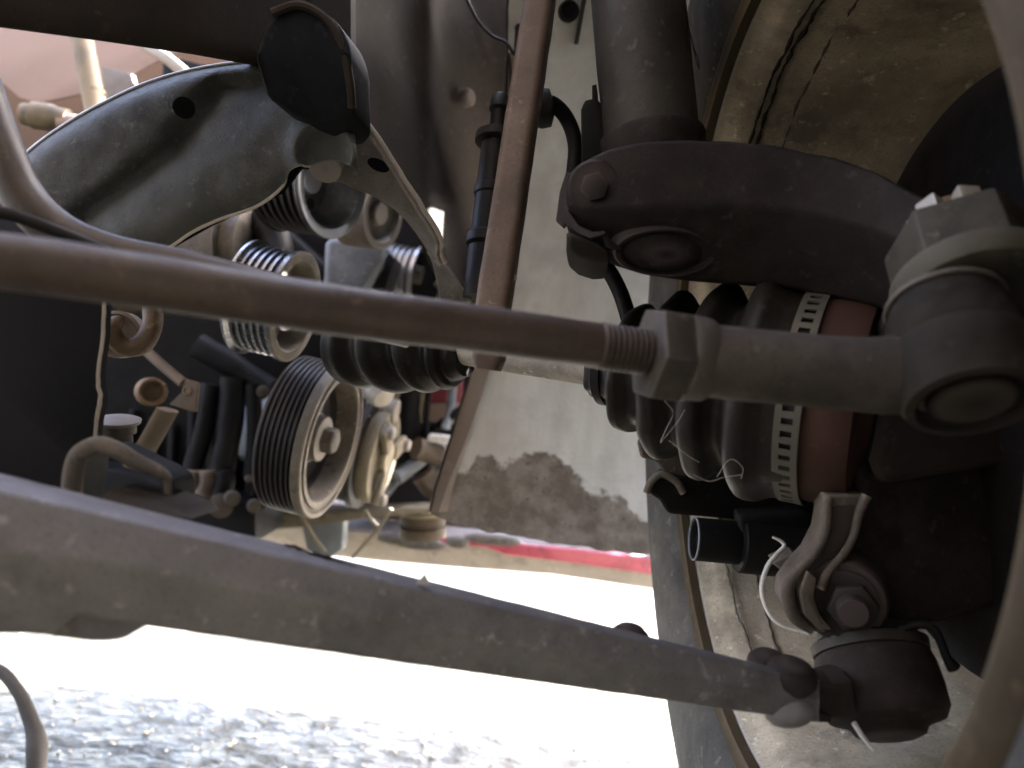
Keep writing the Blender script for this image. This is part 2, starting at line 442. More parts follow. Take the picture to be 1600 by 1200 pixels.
# the car's own shell round the engine bay and above the viewer (out of view; added and sized to block sun and sky light)
M_primer = mat('dull_primer', (.16, .13, .12), (.10, .085, .08), .8, 0, 14, .2)
t = thing('car_body', 'dull car body shell enclosing the engine bay above the suspension', 'car', V((-.5, .3, .2)))
fl = MB(); fl.box(V((-.60, -1.3, .335)), V((.92, 0, 0)), V((0, 1.22, 0)), V((0, 0, .012)))
part('floor_pan', fl, M_floor, t, bevel=.004)
sl = MB(); sl.box(V((.34, -1.45, .35)), V((.045, 0, 0)), V((0, 1.05, 0)), V((0, 0, .09)))
part('sill', sl, M_maroon, t, bevel=.01)
bh = MB(); bh.box(V((-.58, -.10, .65)), V((.94, 0, 0)), V((0, .006, 0)), V((0, 0, .31)))
part('bulkhead', bh, M_floor, t)
hd = MB(); hd.sheet(lambda a, b: V((lerp(-1.50, .40, a), -.10 + .42 * b + .10 * b * b, .97 + 1.15 * b)), 16, 12, V((0, .012, 0)))
part('bonnet', hd, M_primer, t)
def wing(side):
    X = .38 if side > 0 else -1.48
    m = MB(); cy, cz, rr_ = .344, .33, .37
    def f(a, b):
        y = lerp(-.40, 1.30, a); zb = .24
        h = rr_ * rr_ - (y - cy) ** 2
        if h > 0: zb = max(zb, cz + math.sqrt(h) * .92)
        return V((X + side * .03 * math.sin(b * 2.6), y, lerp(zb, .95, b)))
    m.sheet(f, 80, 10, V((.003 * side, 0, 0))); return m
part('wing', wing(1), M_primer, t); part('wing', wing(-1), M_primer, t)
tw = MB(); tw.sheet(lambda a, b: V((.02 + .03 * b, lerp(.02, 1.15, a), lerp(.60, .90, b))), 36, 6, V((.003, 0, 0)))
part('tower_sun_block', tw, M_floor, t)  # unseen wall added to keep the sun off the inner panel
tw = MB(); tw.box(V((-.012, .96, .55)), V((.003, 0, 0)), V((0, .275, 0)), V((0, 0, .085)))
part('skirt_sun_block', tw, M_floor, t)  # unseen strip added to stop a sun patch on the inner panel
gr_ = MB(); gr_.box(V((-.55, 1.33, .60)), V((.95, 0, 0)), V((0, .02, 0)), V((0, 0, .30)))
part('grille_panel', gr_, M_floor, t, bevel=.01)
t.location.z += .06

# ================================================================== WHEEL
WO = F(.115, .344, .006); WA = D(1, 0.0, -.02).normalized()
t = thing('front_wheel', 'dusty front wheel seen from its inner side, filling the right edge', 'wheel', WO - V((0, 0, .29)))
ty = MB()
tp = [(.012, .187), (.002, .191), (-.005, .196), (-.009, .203), (-.0115, .218), (-.0125, .235), (-.0120, .252), (-.0100, .266), (-.0072, .272), (-.0066, .277), (-.001, .286), (.010, .291),
      (.034, .293), (.036, .286), (.042, .286), (.044, .2935), (.075, .294), (.077, .287), (.085, .287), (.087, .294), (.120, .2935), (.122, .286), (.128, .286), (.130, .293), (.150, .291), (.160, .284), (.172, .25), (.174, .22), (.165, .195), (.156, .190)]
ty.lathe(WO, WA, tp, 160, caps=False)
tyo = part('tyre', ty, M_tyre, t, label='dirty grey rubber tyre')
rim = MB()
rp = [(.0006, .1812), (.004, .1800), (.007, .1785), (.010, .1760), (.013, .1738), (.022, .1725), (.030, .1718), (.045, .1695), (.062, .1672), (.080, .1655), (.100, .1640), (.106, .1620), (.125, .1600), (.146, .1585),
      (.150, .166), (.160, .186), (.158, .189), (.150, .176), (.140, .166), (.080, .170), (.040, .178), (.012, .1815), (.003, .1825), (.0006, .1812)]
rim.lathe(WO, WA, rp, 160, caps=False)
ro = part('rim_barrel', rim, M_rim, t, label='tan dust-caked inner barrel of the rim')
lip = MB(); lip.lathe(WO, WA, [(-.004, .1815), (-.0055, .184), (-.005, .1885), (-.002, .1925), (.001, .1935), (.002, .190), (.0015, .184), (.0012, .1805), (-.004, .1800), (-.0055, .184)], 160, caps=False)
# close the profile
part('rim_flange', lip, M_lip, t, label='pale yellowish rim flange')
# dried-on balance tape ridges
for q, (tt, ph0, ph1) in enumerate(((.0205, 28, 128), (.0245, 20, 110), (.040, 34, 120), (.034, -75, -8), (.050, -75, -10), (.018, -70, -15))):
    x, y = perp(WA)
    fw = D(0, 1, 0); fw = (fw - WA * fw.dot(WA)).normalized(); upv = WA.cross(fw) * -1
    if upv.z < 0: upv = -upv
    pts = []
    for i in range(140):
        ph = R(lerp(ph0, ph1, i / 139))
        r_ = .1715 - tt * .03
        j = .0016 * noise.noise(V((ph * 9, q * 3.1, 0))) + .0008 * noise.noise(V((ph * 40, q, 4)))
        pts.append(WO + WA * (tt + j) + (fw * math.cos(ph) + upv * math.sin(ph)) * (r_ + .0004))
    b_ = MB(); b_.tube(pts, [.0005 + .0019 * abs(noise.noise(V((i * .13, q, 9)))) for i in range(140)], 6)
    part('dirt_ridge', b_, M_rail if q < 2 else M_brown, t)
# wheel disc with windows
n_sp = 9
disc = MB(); disc.lathe(WO, WA, [(.128, .150), (.132, .160), (.142, .160), (.140, .146)], 96, caps=False)
part('disc_edge', disc, M_rim, t)
x, y = perp(WA)
for i in range(n_sp):
    a = 2 * math.pi * i / n_sp
    rd = x * math.cos(a) + y * math.sin(a); tg = WA.cross(rd)
    s = MB(); s.box(WO + WA * .138 + rd * .105, rd * .047, tg * .033, WA * .004)
    part('spoke', s, M_rim, t, bevel=.002)
wd_ = MB(); wd_.lathe(WO, WA, [(.139, .06), (.1395, .10), (.137, .152), (.141, .153), (.1435, .10), (.143, .06)], 72, caps=False)
part('wheel_disc', wd_, M_rim, t)
hub = MB(); hub.lathe(WO, WA, [(.110, .0), (.110, .060), (.120, .072), (.142, .072), (.15, .06), (.15, 0)], 48)
part('hub_disc', hub, M_rim, t)

# brake disc and splash shield
t = thing('brake_shield', 'dark round brake backing plate inside the wheel rim', 'brake shield', WO + WA * .09 - V((0, 0, .134)))
bs = MB(); bs.lathe(WO, WA, [(.084, .03), (.090, .06), (.096, .120), (.0945, .134), (.0965, .1345), (.0985, .120), (.094, .06), (.088, .03)], 96, caps=False)
part('backing_plate', bs, M_shield, t)
bd = MB(); bd.lathe(WO, WA, [(.100, .05), (.100, .128), (.118, .128), (.118, .05)], 96)
part('brake_disc', bd, M_shield, t)

# ================================================================== FENDER LINER
t = thing('fender_liner', 'pale beige fender liner wall with dark wet mud along its bottom edge', 'fender liner', C(850, 850, .70))
LR = .362
def liner_pt(s, q):
    # q: angle round the wheel arch, s: from the inboard edge outwards
    ang = lerp(-16.5 - 6 * min(1, s / .54), 118, q)
    a = R(ang)
    cy, cz = .344 + LR * math.cos(a) * 1.0, -.011 + LR * math.sin(a)
    if ang < -12: cy = cy + (-(12) - ang) * -.0000
    v_ = 600 - FPX * cz / cy
    ue = 734
    K = ((200, 790), (560, 742), (590, 733), (690, 703), (770, 678), (806, 671), (900, 668))
    if v_ <= 200: ue = 790 + (200 - v_) * .03
    for (a0, b0), (a1, b1) in zip(K, K[1:]):
        if a0 < v_ <= a1: ue = lerp(b0, b1, (v_ - a0) / (a1 - a0))
    xl = (ue - 800) / FPX * cy + .0012 * noise.noise(V((v_ * .03, 0, 7)))
    xr = .42
    X = lerp(xl, xr, s ** 1.6)
    wav = .003 * noise.noise(V((X * 9, a * 2, 3))) + .0012 * noise.noise(V((X * 30, a * 9, 8)))
    jag = 0
    if q < .01: jag = .003 * noise.noise(V((X * 70, 0, 5)))
    return F(X, cy + wav, cz + jag)
ln = MB(); ln.sheet(liner_pt, 70, 110, D(0, .0022, 0))
lo = part('liner_sheet', ln, M_liner, t)
at = lo.data.attributes.new('mud', 'FLOAT', 'POINT')
inv = ROT.transposed()
base = t.location + lo.location
for i, vx in enumerate(lo.data.vertices):
    p = inv @ (vx.co + base - CAMP)
    d = -p.z; u = 800 + FPX * p.x / d; vv = 600 - FPX * p.y / d
    # lumpy upper boundary of the wet patch
    if u < 740: edge = 740
    elif u < 860: edge = 715
    else: edge = 715 + (u - 860) * .62
    at.data[i].value = (vv - edge) / 60.0
def rear_pt(s, q):
    a = R(lerp(100, 196, q))
    return F(lerp(.035, .40, s), .344 + .40 * math.cos(a), -.011 + .40 * math.sin(a))
rl = MB(); rl.sheet(rear_pt, 8, 30, D(0, -.003, 0))
part('rear_light_block', rl, M_floor, t)  # unseen rear arch sheet added to cut light from behind
# folded rusty lip on the inboard edge
lp = []
for q in range(41):
    lp.append(liner_pt(0, q / 40 * .47))
m_ = MB()
rings = []
for i, p in enumerate(lp):
    wd = (.006 + .010 * math.sin(min(1, i / 26) * math.pi) + .003) * (1 + .25 * noise.noise(V((i * .3, 0, 0))))
    a0 = p; nx = D(-1, .25, .05).normalized(); bk = D(.12, 1, 0).normalized()
    rings.append([a0 + bk * -.001 + D(.003 + .014 * math.sin(min(1, (i + 4) / 34) * math.pi), -.004, 0), a0 + nx * .0, a0 + nx * .004 + bk * wd, a0 + nx * .0025 + bk * wd, a0 + D(.002, .003, 0), a0 + D(.016, -.001, 0)])
m_.rings(rings)
part('folded_lip', m_, M_rustlip, t, label='rusty brown folded edge of the liner')
tb = MB(); tb.tube(lp, .0011, 6)
part('edge_seal', tb, M_black, t)
# plug hole near the top
pl = MB(); pl.lathe(C(888, 18, .56), D(.1, -1, -.3), [(-.002, .0075), (.003, .0075), (.0035, .006), (.001, .005), (.001, 0)], 24)
part('liner_clip', pl, M_black, t)
for vv in (42, 92):
    rb = MB(); rb.tube(spline([C(1050, vv - 4, .545), C(1085, vv, .543), C(1140, vv + 8, .54)], 12), .004, 10, flat=.5)
    part('liner_rib', rb, M_liner, t)

# ================================================================== INNER BODY PANEL AND RAIL
t = thing('inner_wing_panel', 'dark brown inner wing panel rising behind the engine bracket', 'body panel', C(690, 450, .6))
def panel_bottom(u):
    L = ((400, 140), (540, 160), (560, 185), (600, 248), (640, 325), (670, 400), (700, 462), (830, 490))
    for (a, b), (c, e) in zip(L, L[1:]):
        if u <= c: return lerp(b, e, (u - a) / (c - a))
    return 475
def panel(s, q):
    u = lerp(505, 812, s); d = lerp(.49, .76, s ** .9)
    v_ = lerp(-300, panel_bottom(u), q)
    dd = d + .010 * math.sin(s * 9 + q * 2) * (1 - s) + .006 * noise.noise(V((s * 4, q * 4, 0))) - .012 * math.exp(-((s - .55) / .05) ** 2)
    return C(u, v_, dd)
pm = MB(); pm.sheet(panel, 60, 60, D(-.003, .002, 0))
part('panel_sheet', pm, M_rail, t)
for (u, v_, d) in ((733, 152, .672),):
    bmb = MB(); bmb.lathe(C(u, v_, d), D(.85, -.5, 0), [(-.006, .008), (.0, .008), (.003, .006), (.004, 0)], 20)
    part('panel_stud', bmb, M_rail, t)

t = thing('frame_rail', 'dark brown frame rail crossing the top left corner', 'frame rail', C(200, 40, .33))
fr = MB()
secs = []
for u, vt, vb, d in ((-260, -420, 0, .30), (0, -400, 42, .32), (150, -400, 62, .335), (300, -400, 84, .355), (420, -380, 106, .40), (480, -380, 122, .42), (548, -380, 140, .45)):
    secs.append([C(u, vt, d), C(u, vb, d), C(u + 8, vb + 2, d + .05), C(u + 8, vt, d + .05)])
fr.loft(secs, 5, .18)
part('rail_box', fr, M_rail, t, jag=.0004)

# ================================================================== ENGINE MOUNT BRACKET
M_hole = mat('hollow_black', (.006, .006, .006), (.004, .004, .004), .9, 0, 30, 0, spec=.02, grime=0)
t = thing('engine_bracket', 'grey pressed steel engine bracket with drilled holes and a folded flange', 'bracket', C(400, 380, .44))
TOP = [(20, 262), (55, 228), (110, 190), (170, 157), (230, 130), (290, 112), (350, 101), (400, 97), (450, 100), (500, 120), (545, 160)]
BOT = [(180, 440), (262, 388), (300, 362), (345, 341), (400, 322), (440, 292), (450, 266), (468, 256), (482, 258), (520, 250), (560, 265)]
tc_ = spline([(a, b, 0) for a, b in TOP], 120); bc_ = spline([(a, b, 0) for a, b in BOT], 120)
def interp(L, s):
    k = s * (len(L) - 1); i = min(int(k), len(L) - 2); return L[i].lerp(L[i + 1], k - i)
def dist_seg(p, a, b):
    ab = b - a; t_ = max(0, min(1, (p - a).dot(ab) / ab.length_squared)); return (p - (a + ab * t_)).length
def brk(s, q):
    a, b = interp(tc_, s), interp(bc_, s)
    p = a.lerp(b, q)
    d = .43 - .0001 * (p.x - 60) * .3
    # raised plateau right of the groove line, valley along it
    g1 = min(dist_seg(p, V((130, 340, 0)), V((270, 235, 0))), dist_seg(p, V((270, 235, 0)), V((345, 135, 0))), dist_seg(p, V((345, 135, 0)), V((420, 130, 0))))
    d += .011 * math.exp(-(g1 / 20) ** 2)
    side = (p.x - 130) * (235 - 340) - (p.y - 340) * (270 - 130)
    d += -.008 / (1 + math.exp(-(p.x * .6 + p.y * .8 - 385) / 12))
    d += .016 / (1 + math.exp(-(p.x * .45 + p.y * .9 - 460) / 10)) * max(0, 1 - max(0, p.x - 430) / 40)
    # roll the top edge backwards
    d += .020 * math.exp(-q / .035)
    # fall away towards the lower edge
    d += .020 * max(0, q - .62) ** 1.5
    d += .0014 * noise.noise(V((p.x * .02, p.y * .02, 0)))
    # boss round the engine stud
    r_ = (p - V((505, 235, 0))).length
    d += -.008 * math.exp(-((r_ - 46) / 12) ** 2)
    return C(p.x, p.y, d)
bm_ = MB(); bm_.sheet(brk, 150, 70, D(.0, .0032, 0.0006))
bo = part('bracket_plate', bm_, M_bracket, t)
hc = MB(); hc.lathe(C(282, 161, .40), D(-.36, 1, .27), [(0, .0058), (.06, .0058)], 32)
_b = bo.data
# cutters are given in the local space of the part
def local_cut(o, parent, mbs):
    off = parent.location + o.location
    for m0 in mbs:
        m0.v = [p for p in m0.v]
    o_par = o.parent; o.parent = None; loc = o.location.copy(); o.location = off
    cut(o, mbs)
    o.parent = o_par; o.location = loc
local_cut(bo, t, [hc])
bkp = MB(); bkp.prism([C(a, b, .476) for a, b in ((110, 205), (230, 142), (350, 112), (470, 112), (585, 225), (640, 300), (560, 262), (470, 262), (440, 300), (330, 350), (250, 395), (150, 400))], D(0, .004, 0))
part('hole_shade_plate', bkp, M_hole, t)  # black sheet added behind the plate so its hole reads dark
# half round tab standing above
tab = MB()
pts = []
for i in range(25):
    a = math.pi * (1 - i / 24)
    pts.append(C(473 + 74 * math.cos(a), 92 - 84 * math.sin(a), .372))
pts += [C(551, 150, .383), C(552, 182, .388), C(538, 200, .392), C(505, 198, .392), C(460, 178, .388), C(415, 150, .38)]
tab.prism(pts, D(.004, .03, 0))
part('round_tab', tab, M_plate, t, bevel=.003, seg=3)
tr = MB(); tr.tube(spline([C(425, 20, .371), C(468, 8, .371), C(510, 30, .372), C(535, 75, .374), C(547, 130, .378), C(550, 168, .384)], 30), .0022, 8)
part('tab_rim', tr, M_rail, t)
# folded flange going down to the right
FL0 = [(548, 158), (590, 215), (625, 270), (660, 325), (688, 372), (692, 402), (715, 440), (735, 470)]
FL1 = [(505, 205), (512, 268), (545, 290), (590, 310), (625, 335), (655, 372), (675, 410), (690, 480)]
f0 = spline([(a, b, 0) for a, b in FL0], 60); f1 = spline([(a, b, 0) for a, b in FL1], 60)
def flg(s, q):
    p = interp(f0, s).lerp(interp(f1, s), q)
    return C(p.x, p.y, .425 + .05 * s + .02 * q * (1 - s) + .0008 * noise.noise(V((p.x * .05, p.y * .05, 2))))
fm = MB(); fm.sheet(flg, 60, 24, D(.001, .003, 0))
fo = part('flange', fm, M_flange, t, label='paler dusty flange with an oval hole')
hb = MB()
fa = D(0, 1, .0)
ring0, ring1 = [], []
for i in range(32):
    a = 2 * math.pi * i / 32
    uu = 591 + 17 * math.cos(a) + 3 * math.sin(a); vv = 258 + 11 * math.sin(a) + 4 * math.cos(a)
    ring0.append(C(uu, vv, .39)); ring1.append(C(uu, vv, .50))
hb.rings([ring0, ring1])
local_cut(fo, t, [hb])
for k_, (off, w_) in enumerate(((0, .0016), (8, .0012))):
    e = MB(); e.tube([C(p.x - off * .9, p.y + off * .3, .420 + .05 * (i / 60) - .002 - .0003 * k_) + noise.noise_vector(V((i * .4, k_, 0))) * .0004 for i, p in enumerate(f0[:46])], w_, 8)
    part('flange_bead', e, M_edge if k_ == 0 else M_flange, t)
# stud with rings under the bracket
sx = D(-.05, -.72, -.62).normalized()
st = MB(); st.lathe(C(512, 224, .445), sx, [(-.014, .0200), (.002, .0195), (.004, .0180), (.001, .0160), (.0005, .0145), (.004, .0138), (.0045, .0122), (.001, .0112), (.001, .0095), (.008, .0088), (.0085, 0)], 40)
part('stud_boss', st, M_bracket, t)
sc_ = MB(); sc_.lathe(C(508, 262, .436), sx, [(-.008, .0088), (.0, .0092), (.001, .0080), (.0012, 0)], 32)
part('stud_cap', sc_, M_flange, t)
M_rimlight = mat('rim_light_edge', (.62, .62, .63), (.45, .45, .46), .4, .3, 60, .2)
e = MB(); e.tube([C(p.x, p.y - 1, .446 - .0001 * (p.x - 60) * .3) for p in tc_[8:88]], [.0009] * 80, 8)  # bright tube imitates rim light along the upper edge
part('rim_light_edge', e, M_rimlight, t, label='bright upper edge painted as rim light')
# raw lower edge bead of the bracket
e = MB(); e.tube([C(p.x, p.y + 1, .4335 + .004 * 0 - .0001 * (p.x - 60) * .3 - .006 + .0045) for p in bc_[12:98]], .0009, 6)
part('cut_edge', e, M_edge, t)

# ================================================================== STRUT, STEERING ARM
t = thing('strut', 'thick dark painted suspension strut tube standing above the steering arm', 'strut', C(1018, 240, .385))
sm = MB()
sp_ = [C(985, -140, .40), C(997, 0, .392), C(1006, 100, .388), C(1018, 225, .385), C(1024, 300, .383)]
sm.tube(spline(sp_, 40), [px(73, .39)] * 41, 48, wob=.012)
part('strut_tube', sm, M_strut, t)
rg = MB(); rg.lathe(C(1018, 214, .385), (sp_[2] - sp_[3]), [(-.012, .0250), (-.002, .0262), (.0, .0256), (.001, .0238)], 48, caps=False)
part('weld_collar', rg, M_arm, t)
bk = MB(); bk.prism([C(908, 262, .385), C(907, 170, .385), C(913, 155, .385), C(930, 152, .385), (C(940, 160, .385)), C(958, 262, .385)], D(.006, .03, 0))
part('strut_bracket', bk, M_black, t, bevel=.002)
tb = MB(); tb.prism([C(925, 133, .385), C(932, 131, .385), C(934, 156, .385), C(925, 157, .385)], D(.002, .012, 0))
part('bracket_tab', tb, M_black, t, bevel=.0005)
for q in range(2):
    pts = [C(1063 + i * 1.55 + 5 * noise.noise(V((i * .21, q * 7, 0))), -10 + i * 6.2 + q * 2, .3905 - .0252 + .0115) for i in range(20)]
    fk = MB(); fk.tube(pts, [.0002 + .0005 * abs(noise.noise(V((i * .9, q, 3)))) for i in range(20)], 6)
    part('paint_flake', fk, M_black, t)

t = thing('steering_arm', 'big dark cast steering arm with oval plug, clamped round the strut foot', 'steering arm', C(1150, 450, .36))
# rows: u of section, v_top(front), v_mid (front lower edge), v_bot(back), d_front, d_back
rows = [(884, 284, 338, 352, .346, .39), (888, 270, 346, 366, .342, .395), (915, 250, 352, 392, .338, .40), (950, 232, 352, 414, .335, .41), (1000, 221, 350, 428, .332, .418), (1060, 217, 347, 438, .330, .42), (1130, 219, 346, 444, .327, .42),
        (1210, 226, 350, 450, .322, .415), (1290, 241, 362, 462, .314, .40), (1360, 263, 382, 480, .304, .385), (1420, 295, 405, 492, .292, .36), (1470, 322, 420, 478, .280, .335), (1520, 330, 424, 462, .270, .31)]
secs = []
for u, vt, vm, vb, df, db in rows:
    secs.append([C(u, vt, df + .002), C(u, vm - 26, df), C(u + 3, vb, df + .021 * min(1, (db - df) / .07)), C(u + 6, vb - 4, db), C(u + 6, vt + 30, db)])
# densify
den = [[secs[i][c].lerp(secs[i + 1][c], q / 5) for c in range(5)] for i in range(len(secs) - 1) for q in range(5)] + [secs[-1]]
for it in range(2):
    den = den[:6] + [[(den[i - 1][c] + den[i][c] * 2 + den[i + 1][c]) / 4 for c in range(5)] for i in range(6, len(den) - 1)] + [den[-1]]
am = MB(); am.loft(den, 7, .16)
part('arm_casting', am, M_arm, t, jag=.0004)
dn = D(.02, -.84, -.54).normalized()
pg = MB(); PC = C(1038, 392, .3425) + dn * .0004
pg.lathe(PC, dn, [(-.010, .0235), (.0010, .0232), (.0026, .0222), (.0022, .0200), (.0006, .0185), (.0012, .0170), (.0030, .0130), (.0036, .006), (.0037, 0)], 48)
pu = dn.cross(D(1, 0, -.06)).normalized()
pg.v = [p - pu * ((p - PC).dot(pu) * .50) for p in pg.v]      # pressed oval
part('round_plug', pg, M_arm, t, label='shallow oval plug pressed into the lower face')
bd_ = D(-.15, -.97, -.15).normalized()
bb = MB(); bb.lathe(C(929, 292, .339), bd_, [(-.012, .0125), (.000, .0118), (.002, .0105), (.0025, .006), (.0025, 0)], 32)
bo_ = part('bolt_boss', bb, M_arm, t)
hx = MB(); hx.hexa(C(929, 292, .3365), bd_, .0062, .004, .2, .3)
part('bolt_head', hx, M_arm, bo_)
cp = MB(); cp.prism([C(868, 345, .35), C(874, 300, .355), C(884, 268, .36), C(892, 270, .36), C(890, 330, .345), C(905, 352, .34), C(926, 362, .337), C(945, 360, .336), C(946, 366, .336), C(922, 372, .337), C(900, 362, .34), C(884, 350, .345), C(880, 356, .35)], D(.001, .004, 0))
part('clamp_plate', cp, M_arm, t, bevel=.0006, label='thin clamp plate with a bent edge')
lb = MB()
lb.prism([C(884, 358, .342), C(912, 370, .341), C(934, 378, .341), C(950, 390, .342), (C(954, 408, .344)), C(930, 410, .346), C(905, 402, .346), C(889, 388, .344)], D(.002, .03, -.004))
part('clamp_lobe', lb, M_arm, t, bevel=.003, seg=3)
gap = MB(); gap.prism([C(941, 370, .3375), C(948, 385, .3375), C(962, 390, .3375), C(972, 391, .3375), C(970, 385, .3375), C(955, 376, .3375), C(946, 362, .3375)], D(0, .006, 0))
part('slit_shade', gap, M_black, t, bevel=.0005)  # black strip standing in for the shade of the open slit
# eye the tie rod stud passes through
sax = D(.08, .56, .82).normalized()              # stud axis
EY = C(1506, 402, .268)
ey = MB(); ey.lathe(EY, sax, [(-.0200, .018), (-.0190, .0240), (-.0150, .0262), (-.0115, .0258), (-.0100, .0225), (-.0100, .008)], 40)
part('arm_eye', ey, M_eye, t, label='paler round eye at the outer end')

# ================================================================== TIE ROD
t = thing('tie_rod', 'long brown steel tie rod with ball end crossing the picture in front', 'tie rod', C(800, 560, .24))
cl = [(-120, 398, .196), (0, 408, .20), (250, 442, .212), (500, 481, .226), (750, 514, .244), (900, 535, .252), (1025, 552, .258)]
pts = spline([C(*p) for p in cl], 90)
rr = []
for i in range(91):
    d = (ROT.transposed() @ (pts[i] - CAMP)).z * -1
    rr.append(.00745 + (.0004 if False else 0))
rod = MB(); rod.tube(pts, rr, 28, wob=.035, seed=2)
rd_o = part('rod', rod, M_rod, t)
# threads near the jam nut
ax = (C(1025, 552, .258) - C(900, 535, .252)).normalized()
th = MB()
prof = []
for i in range(13):
    prof += [(i * .0019, .0074), (i * .0019 + .00095, .0078)]
th.lathe(C(935, 540, .2535), ax, prof, 32)
part('thread', th, M_rod, rd_o)
nb = C(1012, 551, .257)
nut = MB(); nut.hexa(nb, ax, .0165, .0115, .1, .25)
part('jam_nut', nut, M_tre, t, bevel=.0016, seg=3)
# end body: collar + shank sweeping into the ball housing
cc = C(1068, 558, .2575)
col_ = MB(); col_.lathe(cc - ax * .001, ax, [(0, .0138), (.002, .0143), (.008, .0140), (.010, .0126)], 32)
part('collar', col_, M_tre, t)
sh = MB(); sh.tube(spline([C(1075, 560, .2575), C(1180, 571, .256), C(1300, 582, .253), C(1390, 586, .250), C(1450, 575, .2505), C(1520, 556, .252)], 50), [.0122, .0122, .0120, .0122, .0132, .0160, .0195], 32, wob=.02)
part('shank', sh, M_tre, t)
HB = C(1520, 626, .236)                      # bottom cap centre
hs = MB(); hs.lathe(HB, sax, [(-.0015, 0), (-.0012, .010), (-.0004, .0125), (.0012, .0132), (.0008, .0148), (-.0018, .0165), (-.0012, .0192), (.002, .0208), (.010, .0218), (.016, .0215), (.019, .0205), (.020, .0185)], 48)
part('ball_housing', hs, M_joint, t)
db = MB(); db.lathe(HB + sax * .017, sax, [(0, .0150), (.001, .0190), (.004, .0205), (.009, .0205), (.013, .0195), (.017, .0180), (.020, .0170), (.023, .016)], 44)
part('dust_boot', db, M_joint, t)
rg = MB()
rx, ry = perp(sax)
ctr = HB + sax * .0375
rg.rings([[ctr + (rx * math.cos(a) + ry * math.sin(a)) * (.0178 + .0009 * math.cos(b)) + sax * (.0011 * math.sin(b)) for b in [2 * math.pi * j / 8 for j in range(8)]] for a in [2 * math.pi * i / 48 for i in range(48)]], close=True)
part('boot_ring', rg, M_tre, t, label='dull wire ring on the boot')
cn = MB()
cd_ = (CAMP - EY); qx, qy = perp(sax)
spin = math.atan2(cd_.dot(qy), cd_.dot(qx)) - math.pi / 6 + .12
cn.hexa(EY - sax * .0098, sax, .0243, .0200, .10, spin)
nuto = part('castle_nut', cn, M_eye, t, bevel=.0009, seg=3)
NB = EY + sax * .0102
cr_ = MB(); cr_.lathe(NB - sax * .001, sax, [(0, .0150), (.003, .0146), (.0032, .006)], 32)
part('nut_crown', cr_, M_eye, nuto)
for i in range(6):
    a = spin + math.pi / 6 + i * math.pi / 3 + .5
    rdv = qx * math.cos(a) + qy * math.sin(a); tg = sax.cross(rdv)
    m_ = MB(); m_.box(NB + sax * .006 + rdv * .0112, rdv * .0030, tg * .0038, sax * .0046)
    part('castle_tooth', m_, M_bolt, nuto, bevel=.0008)
stud = MB(); stud.lathe(NB + sax * .001, sax, [(0, .0062), (.013, .0062), (.0145, .005), (.0146, 0)], 20)
part('stud_tip', stud, M_rusty, t)

# ================================================================== DRIVE SHAFT
t = thing('drive_shaft', 'front drive shaft with ribbed black rubber boots and a slotted steel clamp', 'drive shaft', C(1100, 780, .38))
A0 = C(1268, 618, .36); A2 = C(742, 541, .455)
axd = (A2 - A0).normalized()                   # from the wheel inboard
Ltot = (A2 - A0).length
shm = MB(); shm.tube([A0 + axd * (Ltot * k_) for k_ in (.35, .55, .75, .9, 1.05)], px(34, .43), 32, wob=.02)
part('shaft', shm, M_shaft, t, label='grey rust-spotted shaft')
bt = MB()
# (distance from clamp towards engine, radius)
bp_ = [(-.004, .0492), (.004, .0495), (.010, .0500), (.014, .0520), (.018, .0545), (.022, .0545), (.026, .0515), (.0295, .0425), (.033, .0395), (.037, .0420), (.041, .0480), (.045, .0490), (.049, .0465), (.0525, .0375), (.056, .0345), (.060, .0375),
       (.064, .0420), (.068, .0425), (.0715, .0395), (.075, .0310), (.079, .0290), (.083, .0320), (.086, .0345), (.0895, .0335), (.092, .026), (.096, .0205), (.104, .0195), (.106, .0175), (.110, .017), (.1105, .012)]
pf = spline([(a, b, 0) for a, b in bp_], 150)
bt.lathe(A0, axd, [(p.x, p.y) for p in pf], 80, caps=False, wob=.0030)
part('outer_boot', bt, M_boot, t)
nbp = MB(); nbp.lathe(A0 + axd * .099, axd, [(0, .0205), (.0005, .0213), (.005, .0213), (.0055, .0205)], 40, caps=False)
part('small_clamp', nbp, M_black, t)
bnd = MB(); BW = .0105
bx, by = perp(axd)
NSL = 56
# slotted band: ladder of rungs between two rails so that the slots are open
def arcpt(a, t_, r_): return A0 + axd * t_ + (bx * math.cos(a) + by * math.sin(a)) * r_
for (t0, t1) in ((-.0052, -.0024), (.0024, .0052)):
    bnd.rings([[arcpt(a, tt, r_) for tt, r_ in ((t0, .0498), (t1, .0498), (t1, .0508), (t0, .0508))] for a in [2 * math.pi * i / 112 for i in range(112)]], close=True)
for i in range(NSL):
    a = 2 * math.pi * i / NSL; ha = math.pi / NSL * .52
    rings = [[arcpt(a + da, tt, r_) for tt, r_ in ((-.0026, .0499), (.0026, .0499), (.0026, .05075), (-.0026, .05075))] for da in (-ha, 0, ha)]
    bnd.rings(rings)
part('slotted_clamp', bnd, M_band, t, label='pale slotted steel boot clamp', smooth=True)
cv = MB(); cv.lathe(A0, -axd, [(.002, .047), (.005, .0485), (.020, .0485), (.024, .047), (.026, .034), (.030, .030)], 64)
part('joint_housing', cv, M_redcv, t, label='reddish brown joint housing')
